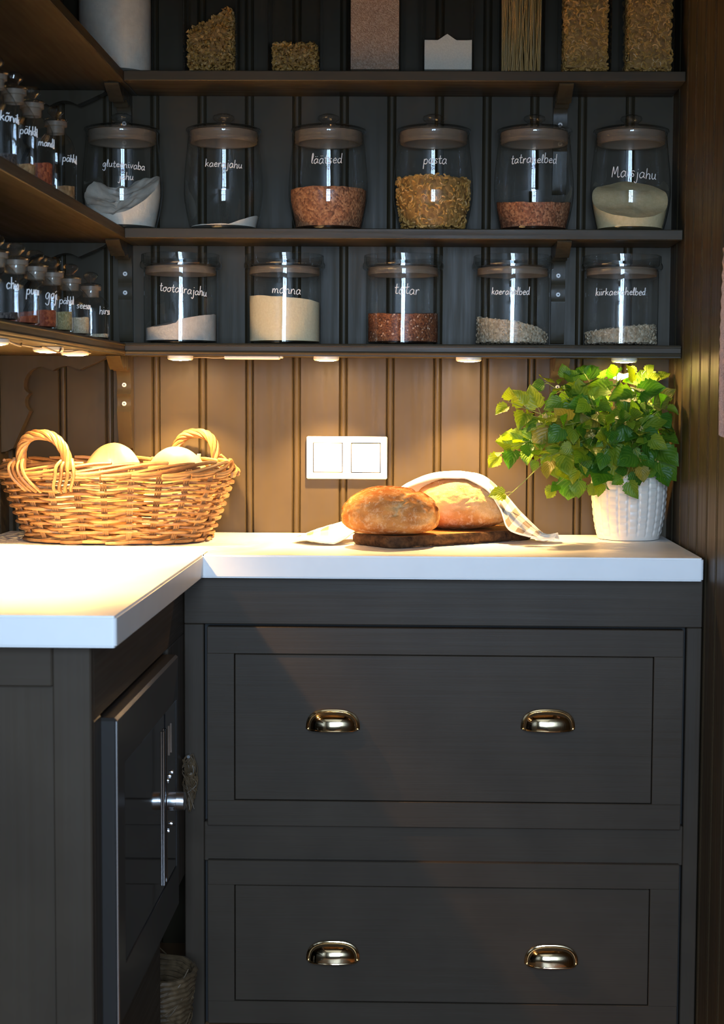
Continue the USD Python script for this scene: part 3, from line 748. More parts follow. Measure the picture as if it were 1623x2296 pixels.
def barrel_jar(x, lines, label, hfun, fill_mat, fill_label, seed, bits=None, zl=0.1265, mat2=None, nbits=700):
    t = thing('barrel_jar', label, 'jar', (x, YJ - 0.010, Z2T + 0.0002), group='round-bellied jars on the middle shelf')
    out = [(0.0, 0.0), (0.062, 0.0), (0.0665, 0.001)] + [(brad(z), z) for z in BZ] + [(0.0725, 0.1945), (0.0735, 0.1975), (0.0720, 0.1990), (0.0700, 0.1975)]
    inn = [(brad(z) - 0.0032, z) for z in BZ[::-1] if z > 0.008] + [(0.060, 0.006), (0.0, 0.006)]
    part('glass_body', lathe(out, 72, closed=False), GLASS, t)
    part('seal', lathe([(0.0600, 0.1770), (0.0655, 0.1760), (0.0678, 0.1775), (0.0672, 0.1810), (0.0686, 0.1840), (0.0676, 0.1880), (0.0688, 0.1925), (0.0680, 0.1985), (0.0600, 0.1985)], 64), SEAL, t)
    part('lid', lathe([(0.0, 0.1995), (0.0740, 0.1995), (0.0762, 0.2010), (0.0758, 0.2040), (0.0700, 0.2066), (0.0500, 0.2095), (0.0280, 0.2130), (0.0150, 0.2150), (0.0130, 0.2180), (0.0150, 0.2205), (0.0205, 0.2240), (0.0222, 0.2275), (0.0205, 0.2315), (0.0130, 0.2350), (0.0, 0.2362)], 64), GLASS_LID, t)
    hm = heap(lambda z: brad(max(z, 0.01)) - (0.0085 if bits else 0.0042), 0.0088 if bits else 0.0068, hfun)
    fl = part('contents', hm, fill_mat, t, label=fill_label, kind='stuff', smooth=50)
    if bits:
        part('pieces', on_surface(hm, nbits, seed, 0.002, bits), PASTA, fl, kind='stuff')
        part('pieces', on_surface(hm, nbits // 2, seed + 9, 0.0015, bits), mat2 or PASTA_B, fl, kind='stuff')
    az = -math.pi / 2 - math.atan2(x - EYE[0], 3.28)
    alls = []
    for text, w, dx, dz, sl in lines:
        alls += [p + [dx, dz] for p in writing(text, w, sl, seed + int(1000 * w))]
    lettering(t, alls, zl, brad, az)


barrel_jar(-0.4977, [('gluteenivaba', 0.088, 0.004, -0.010, -0.05), ('jahu', 0.030, 0.008, -0.033, 0)], 'round-bellied lidded jar lettered gluteenivaba jahu, steep heap of white flour',
           lambda x, y: max(0.012, 0.060 + 0.55 * y + (0.50 * x if x > -0.01 else -0.30 * (x + 0.01)) + 0.030 * nz(x, y, 32, 11)), FLOUR, 'steeply heaped white flour', 11)
barrel_jar(-0.2904, [('kaerajahu', 0.077, 0.0, -0.008, -0.03)], 'round-bellied lidded jar lettered kaerajahu, almost empty with a little flour', lambda x, y: 0.0085 + 0.0025 * nz(x, y, 60, 12) + max(0, (x - 0.018)) * 0.42 - 0.06 * max(0, y), FLOUR, 'last bit of flour', 12)
barrel_jar(-0.0773, [('läätsed', 0.064, -0.004, 0.0, 0.02)], 'round-bellied lidded jar lettered läätsed, half filled with red-brown lentils', lambda x, y: 0.082 + 0.004 * nz(x, y, 60, 13), LENTIL, 'red-brown lentils', 13)
barrel_jar(0.1354, [('pasta', 0.048, 0.004, 0.0, 0.0)], 'round-bellied lidded jar lettered pasta, two thirds full of elbow pasta', lambda x, y: 0.104 + 0.012 * nz(x, y, 40, 14), PASTA_BED, 'yellow-brown elbow pasta', 14, elbow)
barrel_jar(0.3394, [('tatrahelbed', 0.097, 0.0, 0.002, 0.0)], 'round-bellied lidded jar lettered tatrahelbed, reddish buckwheat flakes at the bottom', lambda x, y: 0.060 - 0.10 * abs(y) + 0.005 * nz(x, y, 60, 15), BUCKFLAKE, 'reddish buckwheat flakes', 15)
barrel_jar(0.5349, [('Maisjahu', 0.094, 0.008, -0.026, -0.06)], 'round-bellied lidded jar lettered maisjahu, pale yellow corn flour piled at the back', lambda x, y: 0.066 + 0.48 * y + 0.010 * nz(x, y, 30, 16) + 0.010 * math.tanh(y * 60), CORN, 'pale yellow corn flour', 16)


# small stoppered bottles on the left shelves
def bottle(x, y, z, k, kh, text, label, hh, fill, group_seed, lw):
    t = thing('stoppered_bottle', label, 'bottle', (x, y, z + 0.0002), group='stoppered bottles on the left shelves')
    pr = [(0.0330, 0.001), (0.0355, 0.004), (0.0360, 0.030), (0.0355, 0.062), (0.0325, 0.073), (0.0250, 0.0825), (0.0185, 0.0880), (0.0178, 0.0960)]
    pz = smooth_line([(b * kh, a) for a, b in pr], 50)
    rad = lambda q: float(np.interp(q, pz[:, 0], pz[:, 1])) * k
    zs = np.linspace(pr[0][1] * kh, pr[-1][1] * kh, 30)
    t_ = 0.0022
    out = [(0.0, 0.0), (0.031 * k, 0.0)] + [(rad(q), q) for q in zs]
    inn = [(rad(q) - t_, q) for q in zs[::-1] if q > 0.006] + [(0.0, 0.005)]
    part('glass_body', lathe(out, 44, closed=False), GLASS, t)
    zt = 0.0960 * kh
    part('seal', lathe([(0.0130, zt - 0.012), (0.0152, zt - 0.012), (0.0152, zt + 0.0005), (0.0195, zt + 0.0010), (0.0195, zt + 0.0085), (0.0130, zt + 0.0085)], 36), SEAL, t)
    part('stopper', lathe([(0.0, zt + 0.0088), (0.0200, zt + 0.0088), (0.0215, zt + 0.0105), (0.0195, zt + 0.0130), (0.0085, zt + 0.0155), (0.0070, zt + 0.0175), (0.0095, zt + 0.0205), (0.0140, zt + 0.0245), (0.0150, zt + 0.0290), (0.0125, zt + 0.0335), (0.0060, zt + 0.0362), (0.0, zt + 0.0368)], 36), GLASS_LID, t)
    part('contents', heap(lambda q: rad(max(q, 0.008)) - t_ - 0.0008, 0.0058, lambda a, b: hh + 0.004 * nz(a, b, 60, group_seed) + 0.1 * a, 44, 8), fill, t, kind='stuff', smooth=50)
    lettering(t, writing(text, lw, 0.0, group_seed), 0.050 * kh, rad, -0.45, 0.0008)


XB = -0.5300
for y, text, lab, hh, fill, lw in ((-0.9602, 'chia', 'dark chia seeds', 0.012, SEEDS_DARK, 0.030), (-0.8348, 'puru', 'a layer of red crumbs', 0.014, SEEDS_RED, 0.032), (-0.7080, 'goji', 'red goji berries', 0.030, SEEDS_RED, 0.032), (-0.5851, 'pähkel', 'olive-brown grain', 0.034, SEEDS_GREEN, 0.042), (-0.4428, 'seesam', 'pale sesame', 0.032, SEEDS_PALE, 0.044), (-0.2601, 'hirss', 'a few pale grains', 0.010, SEEDS_PALE, 0.034)):
    bottle(XB, y, Z3T, 1.0, 1.0, text, f'small glass bottle lettered {text}, holding {lab}, on the lowest left shelf', hh, fill, int(-y * 100), lw)
for y, text, lab, hh, fill, lw in ((-0.9535, 'kõrvits', 'dark seeds', 0.020, SEEDS_DARK, 0.046), (-0.8368, 'pähklid', 'a few nuts', 0.022, SEEDS_BROWN, 0.046), (-0.7204, 'mandel', 'reddish almonds', 0.040, SEEDS_RED, 0.044), (-0.5488, 'pähkel', 'brown nuts', 0.026, SEEDS_BROWN, 0.042)):
    bottle(XB, y, Z2T, 0.98, 1.38, text, f'tall glass bottle lettered {text} with {lab}, on the middle left shelf', hh, fill, int(-y * 100) + 7, lw)


# tall jars on the highest shelf
def rounded_square(h, c):
    return Polygon([(-h, -h), (h, -h), (h, h), (-h, h)]).buffer(-c).buffer(c, quad_segs=5)


def square_jar(x, half, H, label, hfun, fill_mat, fill_label, seed, bits=None, rods=False, nb=900):
    t = thing('square_jar', label, 'jar', (x, YJ, Z1T + 0.0002), group='square jars on the highest shelf')
    o, i = rounded_square(half, 0.010), rounded_square(half - 0.0032, 0.008)
    import manifold3d
    ex = lambda g, a, b: manifold3d.Manifold(manifold3d.Mesh(np.array(trimesh.creation.extrude_polygon(g, b - a, engine='earcut').vertices + [0, 0, a], np.float32), np.array(trimesh.creation.extrude_polygon(g, b - a, engine='earcut').faces, np.uint32)))
    part('glass_body', ex(o, 0, H), GLASS, t, smooth=40)
    part('lid', ex(rounded_square(half + 0.0015, 0.011), H + 0.0003, H + 0.016) + ex(rounded_square(0.018, 0.008), H + 0.0155, H + 0.034), GLASS_LID, t, smooth=40)
    w = half - (0.0048 if not bits else 0.0105 if bits is elbow else 0.0135)
    if rods:
        r = np.random.RandomState(seed); ms = []
        for k in range(150):
            a, b = r.uniform(-w * .95, w * .95, 2)
            c, d = np.clip([a + r.normal(0, .012), b + r.normal(0, .012)], -w * .95, w * .95)
            ms.append(tube(np.array([(a, b, 0.009), (c, d, H * r.uniform(.9, .96))]), 0.0011, 5))
        part('spaghetti', cat(ms), SPAGHETTI, t, kind='stuff')
        return
    n = 26
    g = np.linspace(-w, w, n)
    T = np.array([[(a, b, max(hfun(a, b), 0.012)) for b in g] for a in g])
    top = grid_mesh(T)
    B = T.copy(); B[..., 2] = 0.0085 if not bits else 0.014
    bot = grid_mesh(B); bot.invert()
    sides = []
    for A, C in ((T[0], B[0]), (T[-1], B[-1]), (T[:, 0], B[:, 0]), (T[:, -1], B[:, -1])):
        K = 8
        sides.append(grid_mesh(np.stack([A + (C - A) * q / K for q in range(K + 1)], 0)))
    hm = cat([top, bot] + sides)
    hm.merge_vertices(); trimesh.repair.fix_normals(hm)
    fl = part('contents', hm, fill_mat, t, label=fill_label, kind='stuff', smooth=40)
    if bits:
        part('pieces', on_surface(hm, nb, seed, 0.002, bits), PASTA, fl, kind='stuff')
        part('pieces', on_surface(hm, nb // 2, seed + 5, 0.0015, bits), PASTA_B, fl, kind='stuff')


t = thing('flour_jar', 'large round glass jar packed with white flour at the left end of the highest shelf', 'jar', (-0.5123, YJ, Z1T + 0.0002))
part('glass_body', lathe([(0, 0), (0.072, 0), (0.0755, 0.003), (0.0762, 0.02), (0.0762, 0.24), (0.073, 0.25), (0.070, 0.25)], 64, closed=False), GLASS, t)
part('contents', heap(lambda z: 0.0722, 0.0066, lambda x, y: 0.20 + 0.01 * nz(x, y, 30, 3)), FLOUR, t, label='white flour', kind='stuff')
part('lid', lathe([(0, 0.2503), (0.074, 0.2503), (0.076, 0.256), (0.074, 0.262), (0.02, 0.266), (0.02, 0.285), (0, 0.287)], 48), GLASS_LID, t)
square_jar(-0.3155, 0.0527, 0.26, 'square glass jar of twisted pasta, leftmost of the two beside the flour jar', lambda x, y: 0.105 + 0.6 * x + 0.01 * nz(x, y, 40, 21), PASTA_BED, 'twisted pasta', 21, twist)
square_jar(-0.1450, 0.0526, 0.26, 'square glass jar only partly filled with twisted pasta', lambda x, y: 0.058 + 0.008 * nz(x, y, 40, 22), PASTA_BED, 'twisted pasta, low', 22, twist, nb=600)
square_jar(0.0167, 0.0529, 0.26, 'square glass jar filled with pinkish brown meal', lambda x, y: 0.20, SPICE, 'pinkish brown meal', 23)
square_jar(0.1632, 0.0520, 0.26, 'square glass jar with white sugar peaking in the middle', lambda x, y: 0.066 + 0.012 * max(0, 1 - abs(x + 0.002) / 0.018) * (y < 0.03) + 0.002 * nz(x, y, 60, 24), SUGAR, 'white sugar with a peak', 24)
square_jar(0.3107, 0.0460, 0.28, 'narrow glass jar packed with upright spaghetti', None, None, None, 25, rods=True)
square_jar(0.4392, 0.0500, 0.26, 'square glass jar filled with tiny elbow pasta, beside the spaghetti', lambda x, y: 0.20, PASTA_BED, 'tiny elbow pasta', 26, elbow, nb=1300)
square_jar(0.5656, 0.0504, 0.26, 'square glass jar filled with tiny elbow pasta, at the right end of the highest shelf', lambda x, y: 0.20, PASTA_BED, 'tiny elbow pasta', 27, elbow, nb=1300)

# ---------------------------------------------------------------- light switch
sw = thing('light_switch', 'white double rocker switch plate on the panelled back wall', 'switch', (-0.0418, 0, 1.0550))
fr = _mf(cbox(-0.0852, 0.0852, -0.0115, -0.0011, -0.0450, 0.0450, 0.0022))
for cx_ in (-0.0402, 0.0402):
    fr = fr - _mf(cbox(cx_ - 0.0313, cx_ + 0.0313, -0.03, -0.0020, -0.0318, 0.0318, 0.0005))
part('frame', fr, WHITE_PLASTIC, sw)
part('gap_shade', cbox(-0.0750, 0.0750, -0.0044, -0.0036, -0.0330, 0.0330, 0.0002), DARK_IN, sw)  # dark sheet painting the shadow in the gaps round the rockers
for cx_ in (-0.0402, 0.0402):
    P = np.array([[(cx_ + u * 0.0306, -0.0108 - 0.0016 * v * (1 if cx_ < 0 else -1), v * 0.0311) for v in np.linspace(-1, 1, 5)] for u in (-1, 1)])
    rk = cbox(cx_ - 0.0300, cx_ + 0.0300, -0.0110, -0.0046, -0.0305, 0.0305, 0.001)
    rk.vertices[:, 1] -= 0.0018 * (rk.vertices[:, 2] / 0.0311) * (rk.vertices[:, 1] < -0.008) * (1 if cx_ < 0 else -1)
    part('rocker', rk, WHITE_PLASTIC, sw)

# ---------------------------------------------------------------- wicker basket with fruit
BKX, BKY, BKZ = -0.4900, -0.1900, ZC
AB, BB, AT, BT, HB = 0.174, 0.134, 0.232, 0.172, 0.150


def bpt(a, z, off=0.0):
    k = z / HB
    ra, rb = AB + (AT - AB) * k ** 0.9 + off, BB + (BT - BB) * k ** 0.9 + off
    q = 2.0 / 2.5
    c, s = math.cos(a), math.sin(a)
    return np.array([ra * math.copysign(abs(c) ** q, c), rb * math.copysign(abs(s) ** q, s), z])


bk = thing('wicker_basket', 'oval woven willow basket with two rope-twisted handles in the corner of the worktop', 'basket', (BKX, BKY, BKZ + 0.0008))
NS = 24
# even spacing round the oval
aa = np.linspace(0, 2 * np.pi, 4001)
pp = np.array([bpt(a, HB * .5) for a in aa]); LL = np.concatenate([[0], np.cumsum(np.linalg.norm(np.diff(pp, axis=0), axis=1))])
ang = lambda u: float(np.interp((u % 1.0) * LL[-1], LL, aa))
for i in range(NS):
    for d in (-0.0042, 0.0, 0.0042):
        pts = [bpt(ang(i / NS + d / LL[-1]), z, 0.0005 * math.sin(z * 90 + i)) for z in np.linspace(0.004, HB - 0.004, 9)]
        if d == 0:
            ms = []
        ms = [tube(pts, 0.0021, 6)] if d < 0 else ms + [tube(pts, 0.0021, 6)]
    part('stake', cat([tube([bpt(ang(i / NS + d / LL[-1]), z) for z in np.linspace(0.004, HB - 0.004, 8)], 0.0021, 6) for d in (-0.0042, 0.0, 0.0042)]), WICKERS[i % 3], bk)
ROWS = 16
for r_ in range(ROWS):
    z = 0.017 + r_ * (HB - 0.040) / (ROWS - 1)
    n = NS * 8
    pts = []
    for j in range(n + 4):
        u = j / n
        ph = math.cos(math.pi * u * NS + math.pi * (r_ % 2))
        pts.append(bpt(ang(u), z + 0.0012 * math.sin(u * 31 + r_ * 2.1) + 0.0012 * ph * (1 if r_ % 2 else -1), 0.0074 * ph))
    rad = 0.0038 + 0.0004 * np.sin(np.arange(len(pts)) * 0.11 + r_)
    part('weaver', tube(pts, rad, 7, flat=0.85), WICKERS[(r_ * 7) % 3], bk)


def border(z, out, lift, count, span, rad, name):
    for i in range(count):
        pts = []
        for q in np.linspace(0, 1, 12):
            u = (i + q * span) / count
            s = math.sin(q * math.pi)
            pts.append(bpt(ang(u), min(max(z - lift + 2.2 * lift * (0.5 - 0.5 * math.cos(q * math.pi)), 0.0055), HB + 0.02), out * math.cos(q * math.pi * 1.1)))
        pts = np.array(pts)
        pts[:, 2] += 0.0012 * np.sin(i * 2.7)
        part(name, tube(pts, rad * np.concatenate([[.8], np.ones(10), [.8]]), 7), WICKERS[(i * 5) % 3], bk)


border(HB - 0.004, 0.0115, 0.0100, NS, 3.3, 0.0040, 'rim_rod')
border(HB - 0.012, 0.0130, 0.0075, NS, 2.6, 0.0036, 'rim_rod')
border(0.0090, 0.0095, 0.0060, NS, 2.8, 0.0036, 'base_rod')
part('base', extrude([bpt(a, 0.004, -0.004)[:2] for a in np.linspace(0, 2 * np.pi, 60, endpoint=False)], 'z', 0.001, 0.006), WICKERS[2], bk)


def handle(u0, u1, h, lean):
    p0, p1 = bpt(ang(u0), HB - 0.004), bpt(ang(u1), HB - 0.004)
    mid = (p0 + p1) / 2
    out = np.array([mid[0], mid[1], 0]); out /= np.linalg.norm(out)
    q = np.linspace(0, 1, 60)
    c = np.array([p0 + (p1 - p0) * (0.5 - 0.5 * math.copysign(abs(math.cos(math.pi * t)) ** 0.75, math.cos(math.pi * t))) + [0, 0, h * math.sin(math.pi * t) ** 0.8] + out * lean * math.sin(math.pi * t) for t in q])
    tg = np.gradient(c, axis=0); tg /= np.linalg.norm(tg, axis=1, keepdims=True)
    a = np.cross(tg, out); a /= np.linalg.norm(a, axis=1, keepdims=True); b = np.cross(tg, a)
    hd = part('handle', tube(c, 0.0050, 8), WICKERS[0], bk)
    for k in range(6):
        th = 2 * np.pi * k / 6 + q * 9.5
        st = c + 0.0066 * (np.cos(th)[:, None] * a + np.sin(th)[:, None] * b)
        part('strand', tube(st, 0.0040, 7), WICKERS[k % 3], hd)
    for u, sgn in ((u0, 1), (u1, -1)):
        for k in range(4):
            du = (k - 1.5) * 0.0065 / LL[-1] * 1.6
            pts = [bpt(ang(u + du * .5), HB + 0.016, -0.002), bpt(ang(u + du * .9), HB + 0.002, 0.0125), bpt(ang(u + du + sgn * .002), HB - 0.018, 0.0150), bpt(ang(u + du + sgn * .010), HB - 0.038, 0.0100), bpt(ang(u + du + sgn * .012), HB - 0.048, 0.0015)]
            part('strand', tube(smooth_line(pts, 16), 0.0034, 7), WICKERS[(k + 1) % 3], hd)


def u_near(x, y):
    us = np.linspace(0, 1, 720)
    P = np.array([bpt(ang(u), HB) for u in us])
    return float(us[np.argmin((P[:, 0] - x) ** 2 + (P[:, 1] - y) ** 2)])


handle(u_near(-0.160, -0.135), u_near(-0.066, -0.172), 0.066, 0.010)
handle(u_near(0.085, 0.172), u_near(0.172, 0.120), 0.064, 0.006)


def melon(x, y, a, b, c, tilt, label):
    t = thing('melon', label, 'melon', (BKX + x, BKY + y, BKZ + 0.0075), group='melons in the basket')
    m = trimesh.creation.icosphere(4)
    v = np.array(m.vertices)
    th = np.arctan2(v[:, 1], v[:, 0])
    k = 1 + 0.012 * np.cos(8 * th) * (1 - v[:, 2] ** 2)
    m.vertices = v * [a, b, c] * np.stack([k, k, np.ones_like(k)], 1) + 0.002 * (meshkit.fbm(v * 3, 3, 5)[:, None] - 0.5)
    m = rot(m, [0.3, 1, 0], tilt)
    m.apply_translation([0, 0, -m.bounds[0, 2]])
    part('skin', m, MELON, t)
    top = m.vertices[np.argmin(m.vertices[:, 2])]
    part('stalk_scar', moved(lathe([(0, 0), (0.006, 0), (0.005, 0.002), (0, 0.0026)], 14), top + [0, 0, -0.0004 + 0.0006]), GARLIC, t)


melon(-0.012, -0.010, 0.0640, 0.0640, 0.0935, 0.08, 'round pale yellow melon in the basket, taller one on the left')
melon(0.120, -0.005, 0.0680, 0.0640, 0.0905, -0.16, 'round pale yellow melon in the basket, right-hand one by the handle')


def onion(x, y, s, h, label):
    t = thing('onion', label, 'onion', (BKX + x, BKY + y, BKZ + 0.0075))
    pr = smooth_line([(0.0001, 0), (s * .6, 0.006), (s, h * .42), (s * .75, h * .75), (s * .25, h * .92), (0.004, h)], 24)
    part('bulb', lathe([(max(a, 0), b) for a, b in pr] + [(0.0, h), (0.0, 0.0)], 28), GARLIC, t)
    part('root_tuft', lathe([(0, 0.0001), (0.006, 0.0001), (0.004, 0.0055), (0, 0.0055)], 10), STRAW, t)


onion(-0.102, -0.040, 0.032, 0.150, 'pale papery onion peeping over the basket rim beside the left melon')
onion(0.150, 0.074, 0.0185, 0.163, 'pale papery onion peeping over the basket rim under the right handle')

# ---------------------------------------------------------------- bread on a board, under a towel
bc = np.array([0.1625, -0.1940]); bd = np.array([0.294, 0.237]); bl = np.linalg.norm(bd); bdir = bd / bl; bn = np.array([-bdir[1], bdir[0]])
BT_ = 0.0225
bo = thing('bread_board', 'dark live-edge wooden board under the two loaves', 'board', (bc[0], bc[1], ZC + 0.0003))


def board_outline(k, wob, seed):
    out = []
    corners = [(-bl / 2, -0.073), (bl / 2, -0.073), (bl / 2, 0.073), (-bl / 2, 0.073)]
    P = Polygon(corners).buffer(-0.03).buffer(0.03, quad_segs=8).buffer(k)
    for q in np.linspace(0, 1, 160, endpoint=False):
        p = P.exterior.interpolate(q, normalized=True)
        r = np.array([p.x, p.y])
        w = 1 + wob * (meshkit.fbm(np.array([r[0] * 40, r[1] * 40, seed]), 3, 3) - .5)
        r = r * [1, w]
        out.append(bdir * r[0] + bn * r[1])
    return np.array(out)


R0, R1, R2 = board_outline(-0.006, .05, 1), board_outline(0.0, .09, 2), board_outline(-0.004, .06, 1)
part('slab', cat([extrude(R2 * 0.985, 'z', 0.001, BT_)]), BOARD_WOOD, bo)
n = len(R0)
W = np.stack([np.c_[R0, np.full(n, 0.0)], np.c_[R1, np.full(n, 0.007) + 0.003 * np.sin(np.arange(n) * .9)], np.c_[R1 * 1.004, np.full(n, 0.015) + 0.0025 * np.sin(np.arange(n) * 1.3)], np.c_[R2, np.full(n, BT_ - 0.0004)], np.c_[R2 * 0.955, np.full(n, BT_ - 0.0004)], np.c_[R0 * 0.955, np.full(n, 0.0)]], 0)
W = np.concatenate([W, W[:, :1]], 1); W = np.concatenate([W, W[:1]], 0)
mb = grid_mesh(W); mb.merge_vertices(); trimesh.repair.fix_normals(mb)
part('bark_edge', mb, BARK, bo)


def loaf(cx, cy, a, b, h, ang_, label, seed, pale=0.0):
    t = thing('bread_loaf', label, 'bread', (cx, cy, ZC + BT_ + 0.0008), ang_)
    m = trimesh.creation.icosphere(5)
    v = np.array(m.vertices)
    zz = v[:, 2]
    ex = np.abs(v[:, :2]) ** 1.0 * np.sign(v[:, :2])
    up = np.where(zz > 0, np.abs(zz) ** 0.92, -np.abs(zz) ** 0.6 * 0.62)
    rr = 1 + 0.05 * (meshkit.fbm(v * 1.6, 3, seed) - .5) * 2 + 0.022 * (meshkit.fbm(v * 8, 3, seed + 3) - .5) * 2
    # tear along the crest of the crust
    crest = v[:, 1] + 0.28 * v[:, 0] - 0.12 + 0.16 * (meshkit.fbm(v * 4, 3, seed + 9) - .5) * 2
    tear = np.exp(-(crest / 0.07) ** 2) * (zz > 0.25) * np.clip((v[:, 0] + 0.75) * 1.4, 0, 1)
    ridge = np.exp(-((crest + 0.16) / 0.07) ** 2) * (zz > 0.2)
    crest2 = v[:, 0] - 0.55 - 0.5 * v[:, 1] + 0.16 * (meshkit.fbm(v * 5, 3, seed + 19) - .5) * 2
    tear2 = np.exp(-(crest2 / 0.055) ** 2) * (zz > 0.1)
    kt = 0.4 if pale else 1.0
    k = rr + 0.05 * np.exp(-((v[:, 0] + 0.35) ** 2 + v[:, 1] ** 2) / 0.3) * (zz > 0) * kt - 0.095 * tear * kt + 0.045 * ridge - 0.07 * tear2 * kt + 0.03 * np.exp(-((crest2 - 0.12) / 0.06) ** 2) * (zz > 0.1)
    V = np.stack([v[:, 0] * a, v[:, 1] * b, h * 0.5 * (up / 1.0) * 1.23], 1) * k[:, None]
    V[:, 2] = np.maximum(V[:, 2], -h * 0.36)
    V[:, 2] -= V[:, 2].min()
    m = trimesh.Trimesh(V, m.faces, process=False)
    p = part('crust', m, CRUST, t, smooth=True)
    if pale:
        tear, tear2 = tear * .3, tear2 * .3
    bake = np.clip(0.30 + 0.75 * ridge + 0.30 * np.clip(zz, 0, 1) - 0.45 * (tear + tear2) + 0.35 * np.clip(-zz * 1.6, 0, 1) + 0.9 * (meshkit.fbm(v * 3.2, 4, seed + 31) - .5) - pale * np.clip(zz * 2 + 0.4, 0, 1), 0, 1)  # the pale term puts lamplight into the crust colour of the rear loaf's top
    UsdGeom.PrimvarsAPI(p).CreatePrimvar('bake', Sdf.ValueTypeNames.FloatArray, 'vertex').Set(Vt.FloatArray.FromNumpy(bake.astype(np.float32)))
    cr = []
    r = np.random.RandomState(seed)
    for _ in range(18):
        q = V[r.choice(np.where(zz > 0.2)[0])]
        c = trimesh.creation.icosphere(1, 0.0011); c.vertices *= r.uniform(.6, 1.3, 3); c.apply_translation(q); cr.append(c)
    part('crumb', cat(cr), FLOUR, p, kind='stuff')
    return V


loaf(0.0580, -0.2900, 0.0940, 0.0720, 0.0920, 0.10, 'round brown loaf with cracked crust at the front of the board', 3)
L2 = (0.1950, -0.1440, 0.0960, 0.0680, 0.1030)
loaf(*L2[:2], L2[2], L2[3], L2[4], 0.02, 'round floury loaf, top paled by painted lamplight, half covered by the towel', 8, 0.55)

# towel: front edge, crest and back edge as 3-D lines from the left end to the right end
tw = [  # (front), (middle), (back)
    [(-0.1400, -0.2420, 0.9000), (-0.1330, -0.2100, 0.9010), (-0.1150, -0.1800, 0.8990)],
    [(-0.1000, -0.2900, 0.8985), (-0.0950, -0.2200, 0.9130), (-0.0800, -0.1600, 0.9000)],
    [(-0.0500, -0.2950, 0.8990), (-0.0550, -0.2150, 0.9260), (-0.0400, -0.1500, 0.9020)],
    [(-0.0180, -0.2350, 0.9120), (-0.0150, -0.1850, 0.9440), (-0.0050, -0.1200, 0.9150)],
    [(0.0400, -0.1650, 0.9620), (0.0400, -0.1300, 0.9720), (0.0450, -0.0700, 0.9420)],
    [(0.0850, -0.1620, 0.9980), (0.0850, -0.1150, 1.0050), (0.0950, -0.0620, 0.9700)],
    [(0.1400, -0.1680, 1.0180), (0.1400, -0.1150, 1.0280), (0.1450, -0.0580, 0.9850)],
    [(0.2000, -0.1720, 1.0190), (0.2000, -0.1150, 1.0310), (0.2000, -0.0580, 0.9850)],
    [(0.2450, -0.1900, 1.0000), (0.2450, -0.1350, 1.0220), (0.2500, -0.0650, 0.9820)],
    [(0.2720, -0.2150, 0.9620), (0.2880, -0.1550, 0.9850), (0.2950, -0.0850, 0.9600)],
    [(0.2880, -0.2500, 0.9240), (0.3180, -0.1950, 0.9490), (0.3250, -0.1300, 0.9350)],
    [(0.3300, -0.2450, 0.9080), (0.3500, -0.2050, 0.9180), (0.3580, -0.1550, 0.9100)],
    [(0.3550, -0.2350, 0.8985), (0.3680, -0.2050, 0.9080), (0.3760, -0.1680, 0.9000)],
    [(0.3780, -0.2280, 0.9010), (0.3880, -0.1980, 0.9120), (0.3940, -0.1720, 0.9000)],
]
tw = np.array(tw)
NU, NV = 110, 30
cols = [smooth_line(tw[:, j], NU) for j in range(3)]
S = np.zeros((NU, NV, 3))
for i in range(NU):
    S[i] = smooth_line([cols[0][i], cols[1][i], cols[2][i]], NV)
rel = (S - [L2[0], L2[1], ZC + BT_ + 0.004]) / [L2[2] + 0.007, L2[3] + 0.007, L2[4] + 0.004]
dd = np.linalg.norm(rel, axis=-1, keepdims=True)
lift = np.where(rel[..., 2:] > 0, np.maximum(1.0 / np.maximum(dd, 1e-6), 1.0), 1.0)
S = np.where(dd < 1, [L2[0], L2[1], ZC + BT_ + 0.004] + rel * lift * [L2[2] + 0.007, L2[3] + 0.007, L2[4] + 0.004], S)
uu, vv = np.meshgrid(np.linspace(0, 1, NU), np.linspace(0, 1, NV), indexing='ij')
wr_ = 0.0060 * np.sin(vv * 17 + 5 * np.sin(uu * 5)) * (0.15 + np.exp(-((uu - 0.10) / 0.13) ** 2) + 0.55 * np.exp(-((uu - 0.93) / 0.10) ** 2)) + 0.004 * (meshkit.fbm(np.stack([uu * 22, vv * 7, uu * 0], -1), 3, 4) - .5)
S[..., 2] = np.maximum(S[..., 2] + np.abs(wr_), ZC + 0.0022)
top = grid_mesh(S)
nrm = top.vertex_normals.reshape(NU, NV, 3)
if nrm[NU // 2, NV // 2, 2] < 0:
    nrm = -nrm
B = S - nrm * 0.0016
B[..., 2] = np.maximum(B[..., 2], ZC + 0.0006)
ring = lambda A: np.concatenate([A[:, 0], A[-1, 1:], A[-2::-1, -1], A[0, -2:0:-1]])
ra, rb = ring(S), ring(B)
edge = np.stack([np.vstack([ra, ra[:1]]), np.vstack([rb, rb[:1]])], 0)
ge = grid_mesh(edge)
bot = grid_mesh(B); bot.invert()
tm = cat([top, bot, ge])
uv1 = np.stack([uu * 19, vv * 3.4], -1).reshape(-1, 2)
check = (np.clip((uu - 0.60) / 0.02, 0, 1) * (1 - np.clip((uu - 0.86) / 0.03, 0, 1)) * (vv < 0.62) + np.clip((0.17 - uu) / 0.02, 0, 1) * (vv > 0.2)).reshape(-1)
nt = len(tm.vertices) - 2 * NU * NV
to = thing('tea_towel', 'white linen towel with brown checks draped over the rear loaf', 'towel', (0, 0, 0))
tp = part('cloth', tm, CLOTH, to, smooth=True, uv=np.vstack([uv1, uv1, np.full((nt, 2), 0.75)]))
UsdGeom.PrimvarsAPI(tp).CreatePrimvar('check', Sdf.ValueTypeNames.FloatArray, 'vertex').Set(Vt.FloatArray.FromNumpy(np.concatenate([check, check, np.zeros(nt)]).astype(np.float32)))
